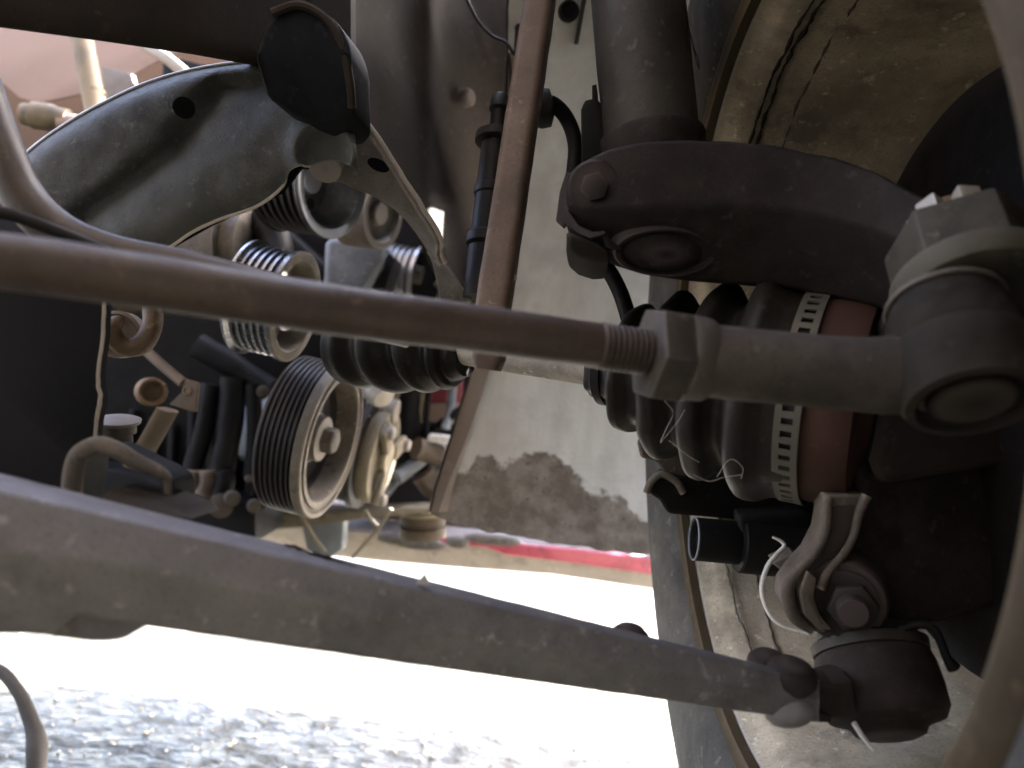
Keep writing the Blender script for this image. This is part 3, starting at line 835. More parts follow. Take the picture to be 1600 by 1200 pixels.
# inner boot
ib = MB()
I0 = A0 + axd * (Ltot * 1.05) + D(0, 0, -.006)
ip = [(-.004, .0125), (0, .0155), (.004, .016), (.006, .0205), (.010, .0225), (.014, .0200), (.017, .0195), (.022, .0250), (.028, .0265), (.032, .0235), (.036, .0230), (.043, .0290), (.050, .0305), (.056, .0275), (.060, .0270), (.068, .031), (.074, .031), (.082, .030), (.084, .024)]
pf = spline([(a, b, 0) for a, b in ip], 120)
ax_, ay_ = perp(axd)
rings = []
for i, p in enumerate(pf):
    ring = []
    for j in range(72):
        gth = 2 * math.pi * j / 72
        tw = .006 * math.sin(gth + p.x * 30) * min(1, max(0, p.x / .03)) * (1 if p.x < .08 else 0)
        ring.append(I0 + axd * (p.x + tw) + (ax_ * math.cos(gth) + ay_ * math.sin(gth)) * p.y)
    rings.append(ring)
ib.rings(rings)
part('inner_boot', ib, M_iboot, t, label='twisted black inner boot')

dr = MB(); dr.lathe(C(733, 583, .452), D(0, 0, 1), [(-.0022, 0), (-.002, .0009), (-.0012, .0015), (0, .0017), (.0012, .0014), (.003, .0006), (.004, 0)], 16)
M_drop = bpy.data.materials.new('water_drop'); M_drop.use_nodes = True
_p = M_drop.node_tree.nodes['Principled BSDF']; _p.inputs['Transmission Weight'].default_value = .9; _p.inputs['Roughness'].default_value = .03; _p.inputs['IOR'].default_value = 1.33
solo('oil_drop', 'tiny clear drop hanging under the drive shaft', 'drop', dr, M_drop)

# ================================================================== SWAY BAR LINK, STABILISER BAR, HOSES
t = thing('link_rod', 'upright reddish brown link rod leaning left beside the strut', 'link rod', C(770, 570, .35))
lk = MB()
secs = []
for u, v_, d, hw in ((848, -90, .385, .0072), (844, 0, .38, .0072), (826, 120, .372, .0073), (806, 250, .364, .0074), (788, 370, .357, .0075), (777, 440, .353, .0076), (770, 490, .35, .0076), (764, 560, .348, .0070), (762, 578, .348, .0052)):
    c = C(u, v_, d); X_ = D(.93, -.18, -.13).normalized() * hw; Y_ = D(.25, .97, 0).normalized() * .0062
    secs.append([c - X_ - Y_, c + X_ - Y_, c + X_ + Y_, c - X_ + Y_])
den = []
for i in range(len(secs) - 1):
    for q in range(6): den.append([secs[i][c].lerp(secs[i + 1][c], q / 6) for c in range(4)])
den.append(secs[-1])
lk.loft(den, 5, .55)
lko = part('link_bar', lk, M_link, t, jag=.0003)
nbm = MB(); nbm.prism([C(803, 428, .351), C(808, 434, .351), C(802, 441, .351), C(796, 436, .351)], D(0, .003, 0))
part('burr', nbm, M_link, lko)

t = thing('stabiliser_bar', 'curved brown stabiliser bar sweeping down from the left edge behind the tie rod', 'stabiliser bar', C(200, 400, .27))
sb = MB()
sb.tube(spline([C(-95, -60, .30), C(-40, 110, .285), C(-5, 215, .28), C(35, 305, .278), (C(95, 365, .278)), C(180, 400, .28), C(300, 424, .287), C(430, 458, .295), C(560, 495, .305), C(640, 515, .315)], 80), .0075, 28, wob=.02)
part('bar', sb, M_bar, t)
wr = MB(); wr.tube(spline([C(-60, 325, .26), C(0, 332, .262), C(40, 343, .264), C(110, 370, .268), (C(170, 395, .272))], 30), .0022, 10)
solo('black_cable', 'thin black cable running under the curved bar at the left edge', 'cable', wr, M_black)

hs = MB(); hs.tube(spline([C(838, 158, .42), C(866, 164, .422), C(888, 190, .425), C(899, 228, .425), C(896, 275, .42), C(893, 330, .415), C(912, 385, .412), C(945, 415, .41), C(966, 450, .408), C(980, 490, .405), C(992, 540, .402)], 70), .0042, 18)
t = thing('brake_hose', 'black rubber brake hose looping behind the steering arm clamp', 'brake hose', C(980, 500, .40))
part('hose', hs, M_black, t)
fg = MB(); fg.lathe(C(842, 170, .42), D(1, .05, .1), [(-.012, .008), (-.004, .0085), (.001, .0105), (.006, .0100), (.0075, .006)], 24)
part('hose_fitting', fg, M_black, t)

t = thing('wiring_conduit', 'black plastic conduit standing beside the link rod on the inner wing', 'conduit', C(755, 450, .5))
ca = C(783, 155, .505); cb = C(752, 445, .475); cax = (cb - ca).normalized()
cd = MB(); cd.lathe(ca, cax, [(-.004, .003), (0, .0065), (.008, .0072), (.010, .0055), (.024, .0058), (.026, .0095)], 24)
part('conduit_cap', cd, M_black, t)
cd = MB(); cd.lathe(ca + cax * .026, cax, [(0, .0125), (.001, .0140), (.006, .0140), (.0075, .0105)], 28)
part('conduit_flange', cd, M_black, t)
cd = MB(); cd.lathe(ca + cax * .033, cax, [(0, .0095), (.030, .0098), (.031, .0108), (.036, .0108), (.037, .0098), (.062, .0102), (.064, .0125), (.070, .0125), (.072, .0105), (.105, .0105)], 28)
part('conduit_tube', cd, M_black, t)
for q, pts in enumerate(([(718, -30), (742, 25), (768, 55), (790, 66), (803, 85)], [(800, -30), (792, 30), (797, 100), (800, 150)])):
    wm = MB(); wm.tube(spline([C(a, b, .60 - .004 * i) for i, (a, b) in enumerate(pts)], 24), .0013, 8)
    solo('thin_wire', ('thin dark wire curving across the top of the inner wing', 'thin dark wire hanging straight down behind the link rod')[q], 'wire', wm, M_black, group='wires on the inner wing')
wm = MB(); wm.tube([C(806, -30, .58), C(811, 30, .578), C(808, 85, .576)], .0026, 12)
solo('black_pipe', 'short black pipe beside the top of the link rod', 'pipe', wm, M_black)

# ================================================================== LOWER CONTROL ARM
t = thing('control_arm', 'broad grey lower control arm tapering from bottom left to the ball joint', 'control arm', C(600, 1030, .25))
rows = [(u, 737 + .2525 * u, (992 if u < 120 else 0) or (948 + .1415 * u), .212 + .0000605 * u * .96) for u in range(-160, 1290, 40)]
secs = []
for u, a, b, d in rows:
    dep = lerp(.055, .014, max(0, min(1, (u + 150) / 1400)))
    fr_ = lerp(26, 9, max(0, min(1, u / 1200)))
    kx = lerp(.0035, .001, max(0, min(1, (u + 150) / 1400)))
    secs.append([C(u, a + fr_, d + .002), C(u, a + fr_ + (b - a - fr_) * .45, d - kx), C(u, b, d + .003), C(u, b - fr_ * .8, d + dep), C(u, a, d + dep * .6)])
ss = []
for c in range(5):
    ss.append(spline([s_[c] for s_ in secs], 110))
den = [[ss[c][i] for c in range(5)] for i in range(111)]
lm = MB(); lm.loft(den, 8, .22)
lo_ = part('arm_pressing', lm, M_lca, t, jag=.00018)
# bushing plate below at the left
bl = MB()
bpts = spline([C(10, 955, .226), C(60, 990, .226), C(110, 999, .227), C(150, 1003, .228), C(190, 999, .229), C(218, 982, .230), C(250, 955, .232)], 20)
bl.prism(bpts, D(.002, .03, 0))
part('lower_bulge', bl, M_lca, lo_, bevel=.002)
# weld seam / slit on the upper edge and dried dirt
sm_ = MB(); sm_.tube([C(445 + i * 7.5, 850 + i * 2.45 + 3 * noise.noise(V((i * .7, 0, 0))), .252 + i * .0003) for i in range(16)], [.0003 + .0016 * abs(noise.noise(V((i * .6, 3, 0)))) for i in range(16)], 8)
part('dirt_crust', sm_, M_rail, lo_)
sp = MB(); sp.prism([C(650, 913, .254), C(663, 897, .254), C(668, 908, .254), C(674, 915, .254)], D(0, .002, 0))
part('burr', sp, M_lca, lo_)
lapb = MB()
for k_ in range(1): pass
# rivets
for (u, v_, d, r_, h) in ((985, 992, .285, 31, 0), (1202, 1034, .300, 34, 0), (1238, 1050, .290, 40, 0), (1234, 1118, .290, 38, 1), (980, 1056, .285, 26, 1)):
    rv = MB(); n_ = D(.12, -.25, -.96 if h else .96).normalized()
    rr_ = px(r_, d)
    rv.lathe(C(u, v_, d) - n_ * rr_ * .25, n_, [(-.004, rr_ * .8), (0, rr_), (rr_ * .3, rr_ * .95), (rr_ * .55, rr_ * .72), (rr_ * .68, rr_ * .4), (rr_ * .72, 0)], 28)
    part('rivet', rv, M_arm if not h else M_lca, t)

# ball joint
t = thing('ball_joint', 'dusty black lower ball joint bolted to the end of the control arm', 'ball joint', C(1385, 1150, .31))
ba = (C(1366, 985, .318) - C(1392, 1150, .303)); ba = (ba.normalized() + D(0, .25, 0)).normalized()
BO = C(1392, 1150, .312)
bj = MB(); bj.lathe(BO, ba, [(-.001, 0), (-.001, .010), (.0005, .0135), (.003, .015), (.0045, .0175), (.006, .0225), (.010, .0248), (.018, .0250), (.027, .0243), (.031, .0232), (.033, .0205)], 56)
part('joint_housing', bj, M_arm, t)
bj = MB(); bj.lathe(BO + ba * .031, ba, [(0, .0215), (.001, .0235), (.005, .0240), (.0065, .0215), (.0075, .0205), (.010, .0205), (.0115, .019), (.0115, .0165), (.0145, .015)], 48, wob=.0006)
part('dust_boot', bj, M_boot, t)
for (pa, off) in (([(1262, 1066), (1308, 1074), (1306, 1084), (1262, 1080)], .002), ([(1255, 1100), (1300, 1122), (1300, 1130), (1258, 1128)], 0)):
    pm_ = MB(); pm_.prism([C(a, b, .294 + off) for a, b in pa], D(0.002, .018, 0))
    part('joint_tang', pm_, M_arm, t, bevel=.0007)
bodyp = MB(); bodyp.prism([C(1268, 1078, .298), C(1330, 1062, .30), C(1340, 1125, .30), C(1268, 1122, .298)], D(.002, .02, 0))
part('joint_flange', bodyp, M_arm, t, bevel=.0012)

# ================================================================== KNUCKLE
t = thing('steering_knuckle', 'black cast steering knuckle behind the tie rod end with a curved clamp ear', 'knuckle', C(1400, 985, .34))
kb = MB(); kb.prism([C(a, b, .332) for a, b in ((1325, 700), (1420, 640), (1570, 600), (1600, 700), (1600, 930), (1540, 955), (1470, 975), (1400, 985), (1340, 985), (1310, 960), (1300, 900), (1320, 850), (1345, 795))], D(.01, .05, 0))
part('knuckle_body', kb, M_arm, t, bevel=.005, seg=3)
ub = MB(); ub.prism([C(a, b, .318) for a, b in ((1372, 500), (1430, 450), (1560, 430), (1640, 600), (1620, 720), (1372, 760), (1358, 720), (1378, 620))], D(.02, .07, 0))
part('knuckle_upper', ub, M_arm, t, bevel=.006, seg=3)
# curved ear: outer rib, web and inner rib
er = MB(); er.prism([C(a, b, .322) for a, b in ((1290, 772), (1292, 800), (1287, 832), (1270, 866), (1245, 893), (1228, 918), (1226, 942), (1238, 966), (1262, 986), (1290, 990), (1300, 960), (1284, 925), (1296, 895), (1320, 866), (1336, 836), (1346, 800), (1356, 772))], D(.003, .022, 0))
part('clamp_arm', er, M_dust, t, bevel=.0016, seg=3, label='pale dusty curved clamp arm')
er = MB(); er.tube(spline([C(1354, 775, .320), C(1342, 802, .3195), C(1334, 836, .319), C(1318, 866, .3185), C(1294, 894, .318), C(1282, 920, .318)], 40), [.0022, .0018, .0016, .0016, .0018, .0020], 14)
part('inner_rib', er, M_dust, t)
er = MB(); er.tube(spline([C(1293, 776, .3215), C(1290, 828, .3205), C(1272, 866, .320), C(1248, 892, .3195), C(1231, 920, .3195), C(1240, 962, .3195), C(1268, 986, .320)], 50), [.0020, .0018, .0018, .0022, .0028, .0026, .0016], 14)
part('outer_rib', er, M_dust, t)
wb = MB(); wb.prism([C(a, b, .3212) for a, b in ((1302, 792), (1336, 790), (1324, 838), (1306, 862), (1280, 884), (1262, 898), (1282, 868), (1298, 834))], D(0, .004, 0))
part('web_pocket', wb, M_arm, t)
pn = D(-.35, -.92, -.1).normalized()
CO = C(1316, 940, .320)
ce = MB(); ce.lathe(CO, pn, [(-.030, .0185), (-.002, .0180), (.001, .0165), (.001, 0)], 40)
part('clamp_lug', ce, M_arm, t)
sp_l = MB(); sp_l.prism([C(a, b, .316) for a, b in ((1262, 892), (1276, 905), (1272, 935), (1282, 962), (1300, 985), (1280, 984), (1256, 960), (1250, 925))], D(.001, .012, 0))
part('split_lug', sp_l, M_dust, t, bevel=.001)
wsh = MB(); wsh.lathe(CO + pn * .001, pn, [(0, .0140), (.0018, .0140), (.002, .008)], 36)
part('washer', wsh, M_arm, t)
nu = MB(); nu.hexa(CO + pn * .0028 + D(.004, 0, 0), pn, .0100, .006, .12, .2)
part('pinch_nut', nu, M_joint, t, bevel=.0005)
bl_ = MB()
bl_.lathe(CO + pn * .008 + D(.004, 0, 0), pn, [(0, .0062), (.0008, .0066), (.0016, .0060), (.0024, .0066), (.0032, .0060), (.0040, .0066), (.0048, .0060), (.0056, .0055), (.0058, 0)], 28)
part('bolt_end', bl_, M_arm, t)
hk = MB(); hk.tube(spline([C(1405, 984, .315), C(1435, 976, .312), (C(1458, 982, .31)), C(1470, 1003, .309), C(1479, 1027, .308), C(1490, 1043, .308)], 30), [.0014, .0017, .0018, .0018, .0018, .0028], 12)
solo('bent_pin', 'bent black pin hooked beside the ball joint boot', 'pin', hk, M_black)

# ================================================================== CALIPER
t = thing('brake_caliper', 'black brake caliper bracket with dusty edges and a tubular slide pin', 'brake caliper', C(1150, 890, .46))
cm = MB(); cm.prism([C(a, b, .47) for a, b in ((994, 690), (1003, 678), (1034, 680), (1060, 708), (1085, 730), (1085, 760), (1040, 745), (1024, 720), (1000, 716))], D(.01, .035, 0))
part('upper_lug', cm, M_dust, t, bevel=.003, seg=3)
cm = MB(); cm.prism([C(a, b, .455) for a, b in ((1008, 768), (1016, 750), (1032, 738), (1060, 748), (1130, 740), (1230, 735), (1300, 760), (1300, 830), (1140, 812), (1042, 804), (1030, 782))], D(.012, .045, 0))
part('bracket_body', cm, M_shield, t, bevel=.004, seg=3)
e = MB(); e.tube(spline([C(1010, 770, .4545), C(1018, 752, .4535), C(1034, 741, .453), C(1056, 752, .4525), C(1068, 770, .453)], 24), .0022, 10)
part('dusty_edge', e, M_dust, t)
pa = C(1086, 842, .44); pb = C(1300, 862, .44); pd = (pb - pa).normalized()
cm = MB(); cm.lathe(pa, pd, [(.003, .0095), (0, .0105), (.0, .0118), (.001, .0122), (.024, .0122), (.0245, .0160), (.0255, .0168), (.070, .0168)], 40)
cm2 = part('slide_pin', cm, M_black, t)
cm = MB(); cm.lathe(pa, pd, [(-.0004, .0112), (-.0012, .0117), (-.0006, .0123), (.0002, .0118)], 40, caps=False)
part('pin_rim', cm, M_greyblue, cm2)
cm = MB(); cm.lathe(C(1150, 872, .442), D(-.1, -.3, -1), [(-.006, .006), (.0, .0055), (.0015, .004), (.002, 0)], 20)
part('bleed_cap', cm, M_dust, t)
cm = MB(); cm.prism([C(a, b, .43) for a, b in ((1150, 805), (1260, 800), (1300, 830), (1300, 900), (1240, 905), (1170, 888))], D(.006, .03, 0))
part('caliper_body', cm, M_shield, t, bevel=.004, seg=3)
cm = MB(); cm.prism([C(a, b, .385) for a, b in ((1205, 880), (1240, 865), (1262, 880), (1245, 900), (1222, 893))], D(.004, .02, 0))
part('lower_lug', cm, M_dust, t, bevel=.002)

wm = MB(); wm.tube(spline([C(1207, 839, .36), C(1221, 846, .359), C(1225, 854, .358), C(1214, 866, .356), C(1199, 886, .352), C(1190, 918, .347), C(1197, 950, .343), C(1218, 976, .338), C(1265, 991, .330)], 50), [.0006, .0009, .0010, .0011, .0012, .0011, .0009, .0007, .0005], 10)
solo('white_tie', 'thin white plastic tie curling out from the knuckle', 'cable tie', wm, M_white)
wm = MB(); wm.tube([C(1334, 1129, .307), C(1347, 1150, .306), C(1365, 1172, .305)], [.0011, .0010, .0006], 8)
solo('white_straw', 'short white fibre poking out under the ball joint', 'fibre', wm, M_white)

# cobweb threads on the outer boot
t = thing('cobweb', 'fine cobweb threads strung across the ribbed outer boot', 'cobweb', C(1080, 720, .36))
M_web = mat('web', (0.3000, 0.2900, 0.2700), (0.2500, 0.2400, 0.2250), .6, 0, 60, 0)
for pts in ([(1038, 626), (1052, 645), (1042, 668), (1032, 690)], [(1032, 692), (1058, 660), (1070, 640)], [(1045, 688), (1075, 712), (1092, 722)], [(1084, 742), (1108, 752), (1130, 746), (1158, 742)], [(1120, 745), (1140, 718), (1160, 730), (1158, 748)]):
    wm = MB(); wm.tube(spline([C(a, b, .318 + .0004 * (i % 2)) for i, (a, b) in enumerate(pts)], 20), .00011, 5)
    part('web_thread', wm, M_web, t)

# ================================================================== LEFT FOREGROUND: SUBFRAME PLATE, LOOP, HOOK
t = thing('subframe_plate', 'blue-black subframe plate with a ragged pale edge at the left', 'subframe', C(80, 750, .30))
edge = [(163, 440), (162, 480), (160, 530), (154, 570), (153, 600), (157, 620), (152, 650), (148, 690), (150, 760)]
es = spline([(a, b, 0) for a, b in edge], 40)
pts = [C(p.x + 1.5 * noise.noise(V((i * .6, 0, 0))), p.y, .315) for i, p in enumerate(es)] + [C(-260, 800, .275), C(-260, 380, .275)]
sm = MB(); sm.prism(pts, D(.001, .004, 0)); part('plate', sm, M_plate, t)
e = MB(); e.tube([C(p.x + 1.5 * noise.noise(V((i * .6, 0, 0))), p.y, .3155) for i, p in enumerate(es)], .0009, 8)
part('ragged_edge', e, M_edge, t)
lpp = MB()
lpts = spline([C(112, 790, .272), C(114, 745, .272), C(124, 712, .272), C(150, 697, .273), C(180, 703, .274), C(215, 722, .276), C(248, 737, .278), C(262, 752, .279), C(262, 800, .279)], 60)
lpp.tube(lpts, [.0032, .0034, .0036, .0034, .003, .0028, .0024, .0016, .0016], 14, wob=.12)
solo('steel_loop', 'dusty bent steel loop standing on top of the control arm', 'bracket', lpp, M_dust)
bk = MB(); bk.sheet(lambda s, q: interp(lpts, s) + D(.001, .018 * q, 0), 40, 6, D(.001, 0, -.001))
solo('loop_sleeve', 'dark sheet sleeve running back inside the bent steel loop', 'sleeve', bk, M_plate)
pk = MB(); pk.prism([C(150, 788, .268), C(165, 768, .27), C(185, 760, .272), C(225, 772, .272), C(285, 795, .262), C(300, 812, .255)], D(.002, .02, 0))
solo('arm_shim', 'grey shim lying under the steel loop', 'shim', pk, M_joint, bevel=.001)
t = thing('subframe_bolt', 'shiny flanged bolt behind the ragged plate edge', 'bolt', C(185, 690, .36))
b1 = MB(); ba_ = D(.1, -.2, 1).normalized()
b1.lathe(C(184, 690, .36), ba_, [(0, .0065), (.004, .0062), (.0045, .008), (.0085, .0082), (.009, .0098), (.0105, .0102), (.0112, .0085), (.0115, 0)], 24)
part('bolt_shank', b1, M_tre, t)
b1 = MB(); b1.hexa(C(184, 676, .36), ba_, .0072, .005, .1); part('bolt_hex', b1, M_joint, t, bevel=.0004)

t = thing('tow_hook', 'rusty curled tow hook hanging above the dark gap', 'hook', C(205, 550, .42))
hk = MB(); hk.tube(spline([C(226, 430, .44), C(236, 470, .43), C(238, 505, .425), C(225, 535, .42), (C(203, 543, .418)), C(184, 535, .415), C(176, 518, .412), (C(182, 505, .412)), C(192, 508, .413)], 60), [.0045, .0052, .0054, .0054, .0052, .005, .0046, .0042, .0036], 20, wob=.06)
part('hook_bar', hk, M_rusty, t)
hk = MB(); hk.lathe(C(182, 522, .425), D(.1, -1, 0), [(-.01, .013), (0, .013), (.001, .011), (-.004, .009), (-.004, 0)], 28)
part('hook_eye', hk, M_brown, t)

# ================================================================== ENGINE
t = thing('engine_block', 'black oily engine block filling the dark space left of the pulleys', 'engine', C(320, 820, .85))
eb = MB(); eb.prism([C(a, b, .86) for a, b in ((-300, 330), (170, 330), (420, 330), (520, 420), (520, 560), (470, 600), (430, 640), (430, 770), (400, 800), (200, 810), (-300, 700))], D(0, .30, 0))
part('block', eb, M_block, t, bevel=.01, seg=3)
head = MB(); head.prism([C(a, b, .92) for a, b in ((250, 80), (520, 150), (700, 280), (720, 470), (500, 500), (250, 420))], D(.0, .22, 0))
part('cylinder_head', head, M_block, t, bevel=.01)
for (u0, v0, u1, v1, d, r_, mt) in ((330, 600, 300, 735, .80, .010, M_block), (365, 590, 345, 740, .80, .013, M_block), (395, 600, 392, 745, .80, .008, M_block), (306, 735, 293, 770, .79, .009, M_brown), (326, 735, 318, 772, .79, .010, M_brown), (350, 735, 345, 772, .79, .010, M_block), (310, 540, 420, 610, .81, .014, M_block)):
    mm = MB(); a, b = C(u0, v0, d), C(u1, v1, d)
    mm.tube(spline([a, a.lerp(b, .5) + D(.003, 0, 0), b], 10), r_, 14, wob=.12)
    part('casting_rib', mm, mt, t)
for (u, v_, d, r_, h) in ((345, 790, .77, .012, .02), (362, 778, .77, .008, .025), (440, 700, .79, .006, .01), (388, 748, .78, .004, .012), (410, 612, .79, .006, .012), (396, 790, .77, .007, .02)):
    mm = MB(); mm.lathe(C(u, v_, d), D(.35, -.9, .1), [(-.015, r_ * .8), (0, r_ * .8), (0, r_), (h * .6, r_), (h * .7, r_ * .7), (h * .7, 0)], 16)
    part('block_bolt', mm, M_joint, t)
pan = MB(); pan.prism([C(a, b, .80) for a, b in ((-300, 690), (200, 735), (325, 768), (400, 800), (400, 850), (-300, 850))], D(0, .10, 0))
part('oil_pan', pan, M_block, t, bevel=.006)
for k_ in range(7):
    mm = MB(); u = 200 + k_ * 31; mm.prism([C(u, 640 + (k_ % 3) * 12, .848), C(u + 9, 640 + (k_ % 3) * 12, .848), C(u + 5, 800, .848), C(u - 6, 800, .848)], D(0, .02, 0))
    part('block_fin', mm, M_block, t, bevel=.002)

t = thing('mount_arm', 'tan rusty mounting strap with a drilled plate in the dark engine gap', 'mount', C(290, 640, .62))
mm = MB(); mm.prism([C(284, 612, .62), C(288, 592, .62), C(309, 598, .62), (C(304, 644, .62)), C(264, 632, .62)], D(0, .006, 0))
po = part('strap_plate', mm, M_brown, t, bevel=.001)
mm = MB(); mm.lathe(C(292, 610, .6195), D(0, -1, 0), [(0, .0038), (.0008, .0036), (.0008, .002), (-.001, .0018), (-.001, 0)], 16)
part('rivet', mm, M_brown, po)
mm = MB(); mm.tube([C(225, 545, .63), C(255, 572, .625), C(286, 598, .622)], .0042, 12)
part('strap_bar', mm, M_brown, t)
mm = MB(); mm.lathe(C(238, 612, .63), D(.5, -.85, 0), [(-.02, .012), (0, .012), (.002, .0105), (.002, .0085), (-.003, .008), (-.003, 0)], 28)
part('bush', mm, M_rusty, t)
mm = MB(); mm.tube([C(262, 640, .64), C(240, 680, .645), C(210, 730, .65)], .010, 12, flat=.4)
part('strap_leg', mm, M_brown, t)

EA = D(1, -.13, -.22).normalized()           # engine shaft axis, pointing out towards the wheel
def ribbed(w0, w1, r, n, dep):
    o = []; p = (w1 - w0) / n
    for i in range(n):
        o += [(w0 + p * i + p * .08, r), (w0 + p * i + p * .42, r), (w0 + p * i + p * .5, r - dep), (w0 + p * i + p * .92, r - dep)]
    o.append((w1, r))
    return o
# crank pulley
t = thing('crank_pulley', 'large brown ribbed crankshaft pulley with a pale worn face and centre bolt', 'pulley', C(500, 800, .68), 'belt pulleys on the engine')
PO = C(522, 690, .68)
mm = MB(); mm.lathe(PO, EA, [(-.042, .04)] + [(-.042, .066)] + ribbed(-.040, -.008, .0685, 7, .0022) + [(-.006, .0690)], 88, caps=False)
part('ribbed_rim', mm, M_groove, t)
mm = MB(); mm.lathe(PO, EA, [(-.008, .069), (-.002, .0692), (.0, .0680), (.0, .0645), (-.0018, .0640), (-.0018, .0605), (.0, .0600), (.0, .0555), (-.002, .0545), (-.022, .052)], 88, caps=False)
part('face_ring', mm, M_pface, t)
mm = MB(); mm.lathe(PO, EA, [(-.018, .053), (-.026, .050), (-.028, .030), (-.020, .024), (-.020, 0)], 64, caps=False)
part('pulley_web', mm, M_groove, t)
mm = MB(); mm.lathe(PO, EA, [(-.030, .021), (-.010, .020), (-.009, .013), (-.009, 0)], 32); part('hub_washer', mm, M_pface, t)
mm = MB(); mm.hexa(PO + EA * -.009, EA, .0120, .011, .12, .3); part('centre_bolt', mm, M_pface, t, bevel=.0008)
mm = MB(); mm.lathe(PO + D(-.012, 0, .024), EA, [(-.03, .007), (-.012, .007), (-.010, .005), (-.010, 0)], 20); part('web_bolt', mm, M_pface, t)

# compressor clutch
t = thing('compressor_clutch', 'cream and grey air compressor clutch plate behind the crank pulley', 'compressor', C(600, 790, .86), None)
KO = C(606, 716, .84)
mm = MB(); mm.lathe(KO, EA, [(-.07, .045), (-.060, .056)] + ribbed(-.058, -.030, .056, 5, .0028) + [(-.027, .060), (-.020, .060), (-.018, .056)], 72)
part('clutch_pulley', mm, M_groove, t)
mm = MB(); mm.lathe(KO, EA, [(-.018, .050), (-.010, .052), (-.004, .051), (-.003, .044), (-.006, .036), (-.006, .018), (.002, .016), (.002, 0)], 60)
part('clutch_plate', mm, M_cream, t)
bx_, by_ = perp(EA)
for i in range(3):
    a = i * 2.0944 + .45
    rdv = bx_ * math.cos(a) + by_ * math.sin(a); tg = EA.cross(rdv)
    mm = MB(); mm.box(KO + EA * .001 + rdv * .034, rdv * .018, tg * .009, EA * .004); part('clutch_lug', mm, M_cream, t, bevel=.003)
    mm = MB(); mm.lathe(KO + EA * .005 + rdv * .045, EA, [(-.004, .007), (.004, .007), (.006, .005), (.006, 0)], 16); part('clutch_rivet', mm, M_flange, t)
mm = MB(); mm.lathe(KO + D(0, .03, 0), EA, [(-.16, .05), (-.08, .052), (-.074, .045)], 40); part('compressor_body', mm, M_greyblue, t, label='grey-blue compressor body')
mm = MB(); mm.lathe(KO + EA * .004 + D(.004, 0, .052), EA, [(-.03, .013), (.002, .013), (.003, .009), (.003, 0)], 20); part('top_lug', mm, M_flange, t)

# small ribbed pulley half hidden by the tie rod
t = thing('idler_pulley', 'small shiny ribbed pulley half hidden behind the tie rod', 'pulley', C(460, 565, .58), 'belt pulleys on the engine')
IO = C(464, 480, .57)
mm = MB(); mm.lathe(IO, EA, [(-.038, .032), (-.037, .0425), (-.035, .0425)] + ribbed(-.033, -.006, .0395, 5, .0024) + [(-.004, .0415), (-.001, .0415)], 80, caps=False)
part('ribbed_rim', mm, M_darkalu, t)
mm = MB(); mm.lathe(IO, EA, [(-.004, .0415), (0, .0412), (.0006, .0395), (0, .034), (-.004, .032), (-.018, .030), (-.018, 0)], 64, caps=False)
part('pulley_face', mm, M_pface, t)
mm = MB(); mm.lathe(IO, EA, [(-.018, .020), (-.006, .019), (-.004, .014), (-.002, .012), (.002, .008), (.002, 0)], 32); part('hub', mm, M_alu, t)

# upper pulley below the engine bracket
t = thing('tensioner_pulley', 'bright cupped pulley with ribbed side under the engine bracket', 'pulley', C(525, 375, .62), 'belt pulleys on the engine')
TO = C(523, 285, .60); TA = D(.90, -.38, -.18).normalized()
mm = MB(); mm.lathe(TO, TA, [(-.052, .036), (-.050, .043)] + ribbed(-.048, -.006, .0420, 6, .0026) + [(-.004, .0435), (-.001, .0437)], 80, caps=False)
part('ribbed_rim', mm, M_groove, t)
mm = MB(); mm.lathe(TO, TA, [(-.003, .0437), (0, .0432), (.0006, .0415), (-.001, .036), (-.006, .0335), (-.022, .031), (-.027, .026), (-.027, .012), (-.020, .010), (-.020, 0)], 72, caps=False)
cupo = part('cup', mm, M_alu, t)
tx, ty_ = perp(TA)
for i in range(4):
    a = i * 1.5708 + .6
    mm = MB(); mm.lathe(TO + TA * -.0265 + (tx * math.cos(a) + ty_ * math.sin(a)) * .019, TA, [(0, .0048), (.0006, .0046), (.0006, 0)], 18); part('web_hole', mm, M_black, cupo)

t = thing('smooth_roller', 'smooth tan belt roller right of the cupped pulley', 'roller', C(590, 380, .74), 'belt pulleys on the engine')
RO = C(600, 335, .74)
mm = MB(); mm.lathe(RO, TA, [(-.040, .025), (-.038, .034), (-.004, .034), (-.001, .0335)], 64, caps=False); part('roller_rim', mm, M_pface, t)
mm = MB(); mm.lathe(RO, TA, [(-.004, .0335), (0, .033), (0, .027), (-.006, .024), (-.008, .012), (-.002, .010), (-.002, 0)], 48, caps=False); part('roller_face', mm, M_dirtyalu, t)

t = thing('alternator_pulley', 'small bright ribbed pulley deep in the bay above the tie rod', 'pulley', C(650, 455, .95), 'belt pulleys on the engine')
AO = C(655, 430, .92)
mm = MB(); mm.lathe(AO, EA, [(-.075, .026), (-.070, .032)] + ribbed(-.065, -.006, .031, 8, .003) + [(-.004, .034), (0, .034), (0, .028)], 60, caps=False); part('ribbed_rim', mm, M_alu, t)
mm = MB(); mm.lathe(AO, EA, [(-.004, .031), (-.010, .028), (-.010, .012), (.004, .011), (.005, .006), (.005, 0)], 40, caps=False); part('pulley_face', mm, M_pface, t)

